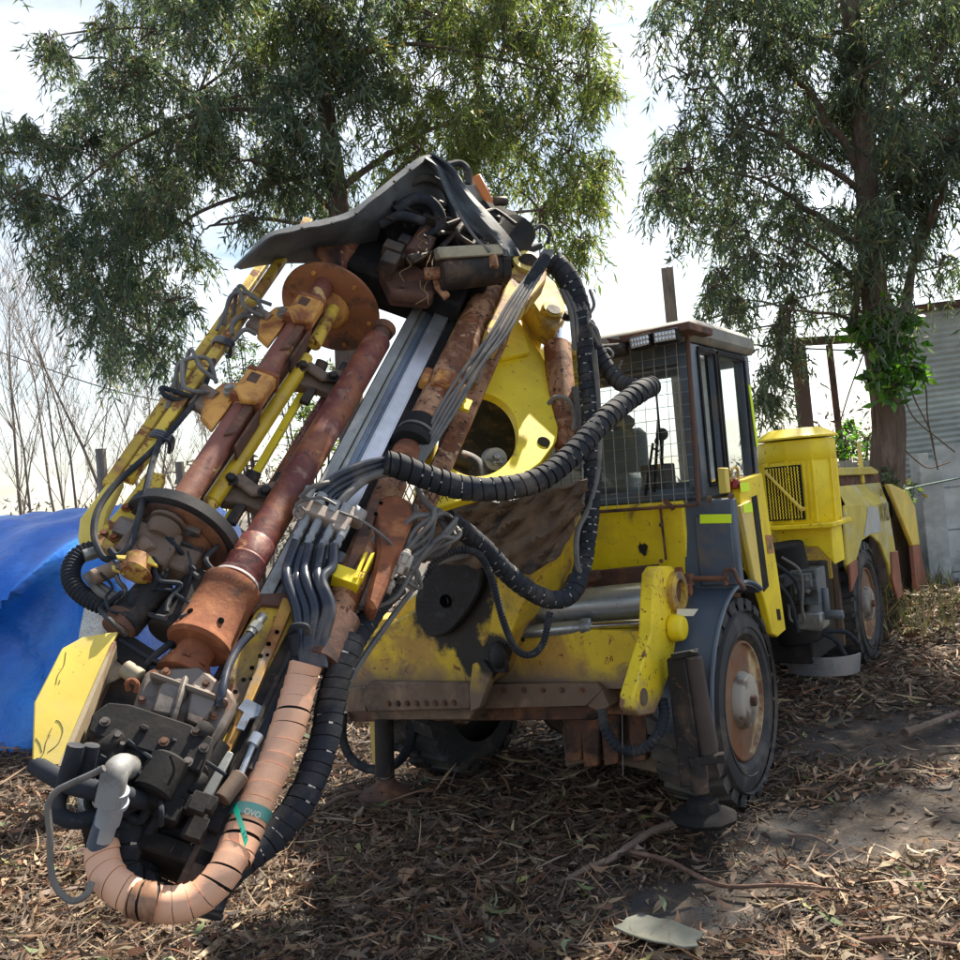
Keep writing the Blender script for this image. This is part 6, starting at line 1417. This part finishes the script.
# ivy on the trunk
iv=thing('ivy',P(885,400,9.8)*np.array([1,1,0]),'bright green ivy climbing the trunk of the right eucalyptus','ivy')
def colI(n,r):
    base=np.array([(.05,.13,.025),(.08,.19,.03),(.16,.30,.03),(.04,.09,.03)]); k=r.choice(4,n,p=[.4,.3,.12,.18]); return base[k]*r.uniform(.75,1.25,(n,1))
crown('ivy_leaves',cl([(890,335,26),(870,345,20),(905,350,22),(905,320,14),(885,365,20),(860,330,16),(895,385,16),(870,375,12),(915,370,10),(882,310,20)],9.6,10.0,7),iv,8,330,colI,lmin=.09,lmax=.16,wf=.5,droop=.5,m=M_ivy,spacing=.06,slen=(.2,.4))
b=B(); 
for k,(pts) in enumerate(([(905,370),(915,400),(930,430),(935,455)],[(900,380),(912,415),(940,440),(955,452)],[(910,360),(925,385),(928,420),(938,470)],[(865,350),(850,390),(838,430)],[(905,450),(918,462),(930,468),(950,462)])):
    b.tube(spline([P(x,y,9.9) for x,y in pts],6),.008,5)
part('ivy_stem',b,M_twig,iv)
# shrubs behind: green bushes seen through gaps
def shrub(px,d,seed,label,colf,lmin=.06,lmax=.11,wf=.4):
    c=cl(px,d-.4,d+.4,seed,1.0,2); o=thing('shrub',(c[0][0],c[0][1],0),label,'shrub'); crown('foliage',c,o,seed,110,colf,lmin=lmin,lmax=lmax,wf=wf,droop=.35,m=M_ivy,slen=(.2,.5),spacing=.05)
    b=B(); 
    for i,q in enumerate(c): limb(b,(c[0][0],c[0][1],0),q[:3],.03,.008,.05,seed=i)
    part('stem',b,M_twig,o)
shrub([(850,450,18),(868,440,16),(835,455,14),(862,465,14),(845,430,12)],12.6,31,'green leafy shrub behind the fence left of the forked trunk',colI)
shrub([(885,480,14),(900,478,12),(897,492,12)],10.3,32,'dark creeper bush at the wall post foot of the trunk',colA)
shrub([(300,395,26),(320,430,24),(290,450,22),(275,380,20),(340,380,22),(345,440,26),(310,470,24)],15.5,33,'bright green shrub seen through the gaps of the drill mast',colB,.08,.14,.3)
shrub([(245,370,24),(225,345,16),(240,340,16)],14.5,34,'green foliage showing left of the upper clamp of the mast',colA,.08,.14,.2)
# bare winter trees at the left
def bare(px,ytop,d,seed,r0,label,lean=0,spread=1.0):
    rd=random.Random(seed); t=P(px,ytop,d); base=np.array([t[0]+lean,t[1],0]); H=t[2]
    o=thing('bare_tree',base,label,'tree','bare trees behind the blue tarpaulin'); b=B()
    def br(p,dr,L,r,lev):
        n=5; pts=[p]; q=np.array(p)
        for i in range(n):
            dr=dr+np.array([rd.uniform(-.12,.12),rd.uniform(-.12,.12),.05]); dr/=np.linalg.norm(dr); q=q+dr*L/n; pts.append(q.copy())
        b.tube(pts,[r*(1-.75*i/n) for i in range(n+1)],5 if lev<1 else 3,cap=False)
        if lev<3:
            for k in range((10,6,4)[lev] if lev<3 else 0):
                i=rd.randint(1 if lev else 2,n); a=rd.uniform(0,6.283); up=rd.uniform(1.1,2.4); nd_=np.array([math.cos(a)*spread,math.sin(a)*spread,up]); nd_/=np.linalg.norm(nd_)
                br(pts[i],nd_,L*rd.uniform(.28,.5),max(r*.36*(1-.5*i/n),.005),lev+1)
    d0=np.array([t[0]-base[0],0,H]); br(base,d0/np.linalg.norm(d0),H,r0,0)
    part('trunk',b,M_bare,o,smooth=180)
spec=[(8,330,17,.05,'leftmost bare tree, upright, at the edge of the photo'),(24,305,19,.07,'tall bare tree second from the left edge'),(42,340,18,.05,'slim bare tree third from the left edge'),(58,318,21,.06,'bare tree leaning above the middle of the tarpaulin'),(72,350,17,.05,'low branching bare tree left of the dark wooden post'),(100,330,18,.075,'thickest bare tree, rising just right of the dark wooden post'),(122,352,20,.055,'bare tree under the lowest hanging eucalyptus foliage'),(140,380,17,.045,'slim bare tree beside the outer yellow guide bar'),(158,395,19,.05,'bare tree just left of where the guide bars cross the sky'),(185,410,20,.05,'bare tree seen between the two yellow guide bars'),(205,400,21,.05,'bare tree seen right of the inner guide bar'),(235,430,20,.05,'bare tree behind the yellow tube of the mast'),(262,440,21,.05,'bare tree seen between yellow bar and maroon tube'),(12,370,24,.05,'far thin bare tree behind the leftmost one'),(88,380,25,.05,'far thin bare tree behind the dark wooden post')]
for i,(x,y,d,r,lb) in enumerate(spec): bare(x,y,d,40+i,r*.72,lb,lean=random.Random(i).uniform(-.5,.5))
# pale scrub far behind and distant tree line
def farwood():
    r=np.random.default_rng(77); n=42000; a=r.uniform(-60,60,n); x=a; y=30+r.uniform(0,10,n); hmax=2.6+1.0*np.sin(x*.5)+.8*np.sin(x*1.3+1); z=r.random(n)**1.4*hmax
    c=np.stack([x,y,z],-1); d=r.normal(size=(n,3)); 
    def cf(n,r): return np.array([(.11,.09,.065),(.08,.075,.045),(.06,.075,.04)])[r.integers(0,3,n)]*r.uniform(.7,1.3,(n,1))
    v,f,col=leaves_from(c,d,r,.15,.45,.25,cf); o=raw_mesh('distant_scrub',v,f,M_litter,col); tag(o,'distant winter scrub along the horizon','scrub',kind='stuff')
farwood()
# grass tufts and loose shoots by the wall
r=np.random.default_rng(5); n=2600; gxx=r.uniform(3.4,6.6,n); gyy=r.uniform(8.2,10.6,n); k=np.exp(-((gxx-3.9)/.6)**2)+np.exp(-((gyy-10.4)/.5)**2)>r.random(n); gxx,gyy=gxx[k],gyy[k]
v,f,col=leaves_from(np.stack([gxx,gyy,gh(gxx,gyy)],-1),np.stack([r.normal(0,.5,len(gxx)),r.normal(0,.5,len(gxx)),np.ones(len(gxx))],-1),r,.12,.40,.04,lambda n,r:np.array([(.22,.20,.08),(.14,.17,.05),(.28,.22,.12)])[r.integers(0,3,n)]*r.uniform(.7,1.2,(n,1)))
o=raw_mesh('dry_grass',v,f,M_litter,col); tag(o,'sparse dry grass at the rear wheel and along the wall foot','grass',kind='stuff')
# ------------------------------------------------------------------ light, sky, camera
EL,AZ=R(SUN_EL),R(SUN_AZ)
w=bpy.data.worlds.new('World'); SC.world=w; w.use_nodes=True; nt=w.node_tree; bg=nt.nodes['Background']
sky=nd(nt,'ShaderNodeTexSky',sky_type='NISHITA'); sky.sun_disc=False; sky.sun_elevation=EL; sky.sun_rotation=AZ; sky.air_density=1.3; sky.dust_density=1.0; sky.ozone_density=1.0
tc=nd(nt,'ShaderNodeTexCoord'); mp=nd(nt,'ShaderNodeMapping'); mp.inputs['Scale'].default_value=(1.0,1.0,4.5); mp.inputs['Rotation'].default_value=(0,.25,.4)
nt.links.new(tc.outputs['Generated'],mp.inputs[0])
f=ramp(nt,noise(nt,mp.outputs[0],1.6,9,.62,.7),.36,.62)
# cloud brightness follows the sky behind it (brighter towards the sun)
mul=nd(nt,'ShaderNodeMix',data_type='RGBA'); mul.inputs[0].default_value=.55
hs=nd(nt,'ShaderNodeHueSaturation'); hs.inputs['Saturation'].default_value=.12; hs.inputs['Value'].default_value=1.75
nt.links.new(sky.outputs[0],hs.inputs['Color'])
add=nd(nt,'ShaderNodeMix',data_type='RGBA',blend_type='ADD'); add.inputs[0].default_value=1; add.inputs[7].default_value=(.55,.55,.55,1); nt.links.new(hs.outputs[0],add.inputs[6])
sc_m=nd(nt,'ShaderNodeMix',data_type='RGBA'); fm=nd(nt,'ShaderNodeMath',operation='MULTIPLY_ADD'); fm.inputs[1].default_value=.60; fm.inputs[2].default_value=.04; nt.links.new(f,fm.inputs[0])
nt.links.new(fm.outputs[0],sc_m.inputs[0]); nt.links.new(sky.outputs[0],sc_m.inputs[6]); nt.links.new(add.outputs[2],sc_m.inputs[7])
nt.links.new(sc_m.outputs[2],bg.inputs[0]); bg.inputs[1].default_value=SKY_S
sl_=bpy.data.lights.new('sun','SUN'); sl_.energy=SUN_E; sl_.angle=R(.6); sl_.color=(1,.90,.74)
so=bpy.data.objects.new('sun',sl_); COL.objects.link(so)
S=Vector((math.sin(AZ)*math.cos(EL),math.cos(AZ)*math.cos(EL),math.sin(EL))); so.rotation_euler=S.to_track_quat('Z','Y').to_euler(); so.location=S*30
cd=bpy.data.cameras.new('camera'); cam_o=bpy.data.objects.new('camera',cd); COL.objects.link(cam_o); SC.camera=cam_o
cd.sensor_width=36; cd.lens=36*F_/960; cd.clip_end=2000; cd.clip_start=.05
mt_=Matrix((( *CR,0),( *CU,0),( *(-FW),0),(0,0,0,1))).transposed(); mt_.translation=Vector(CAM); cam_o.matrix_world=mt_
SC.view_settings.view_transform='Standard'; SC.view_settings.look='None'; SC.view_settings.exposure=EXPO; SC.view_settings.gamma=1
for o in list(SC.objects):
    if '_org' in o: del o['_org']
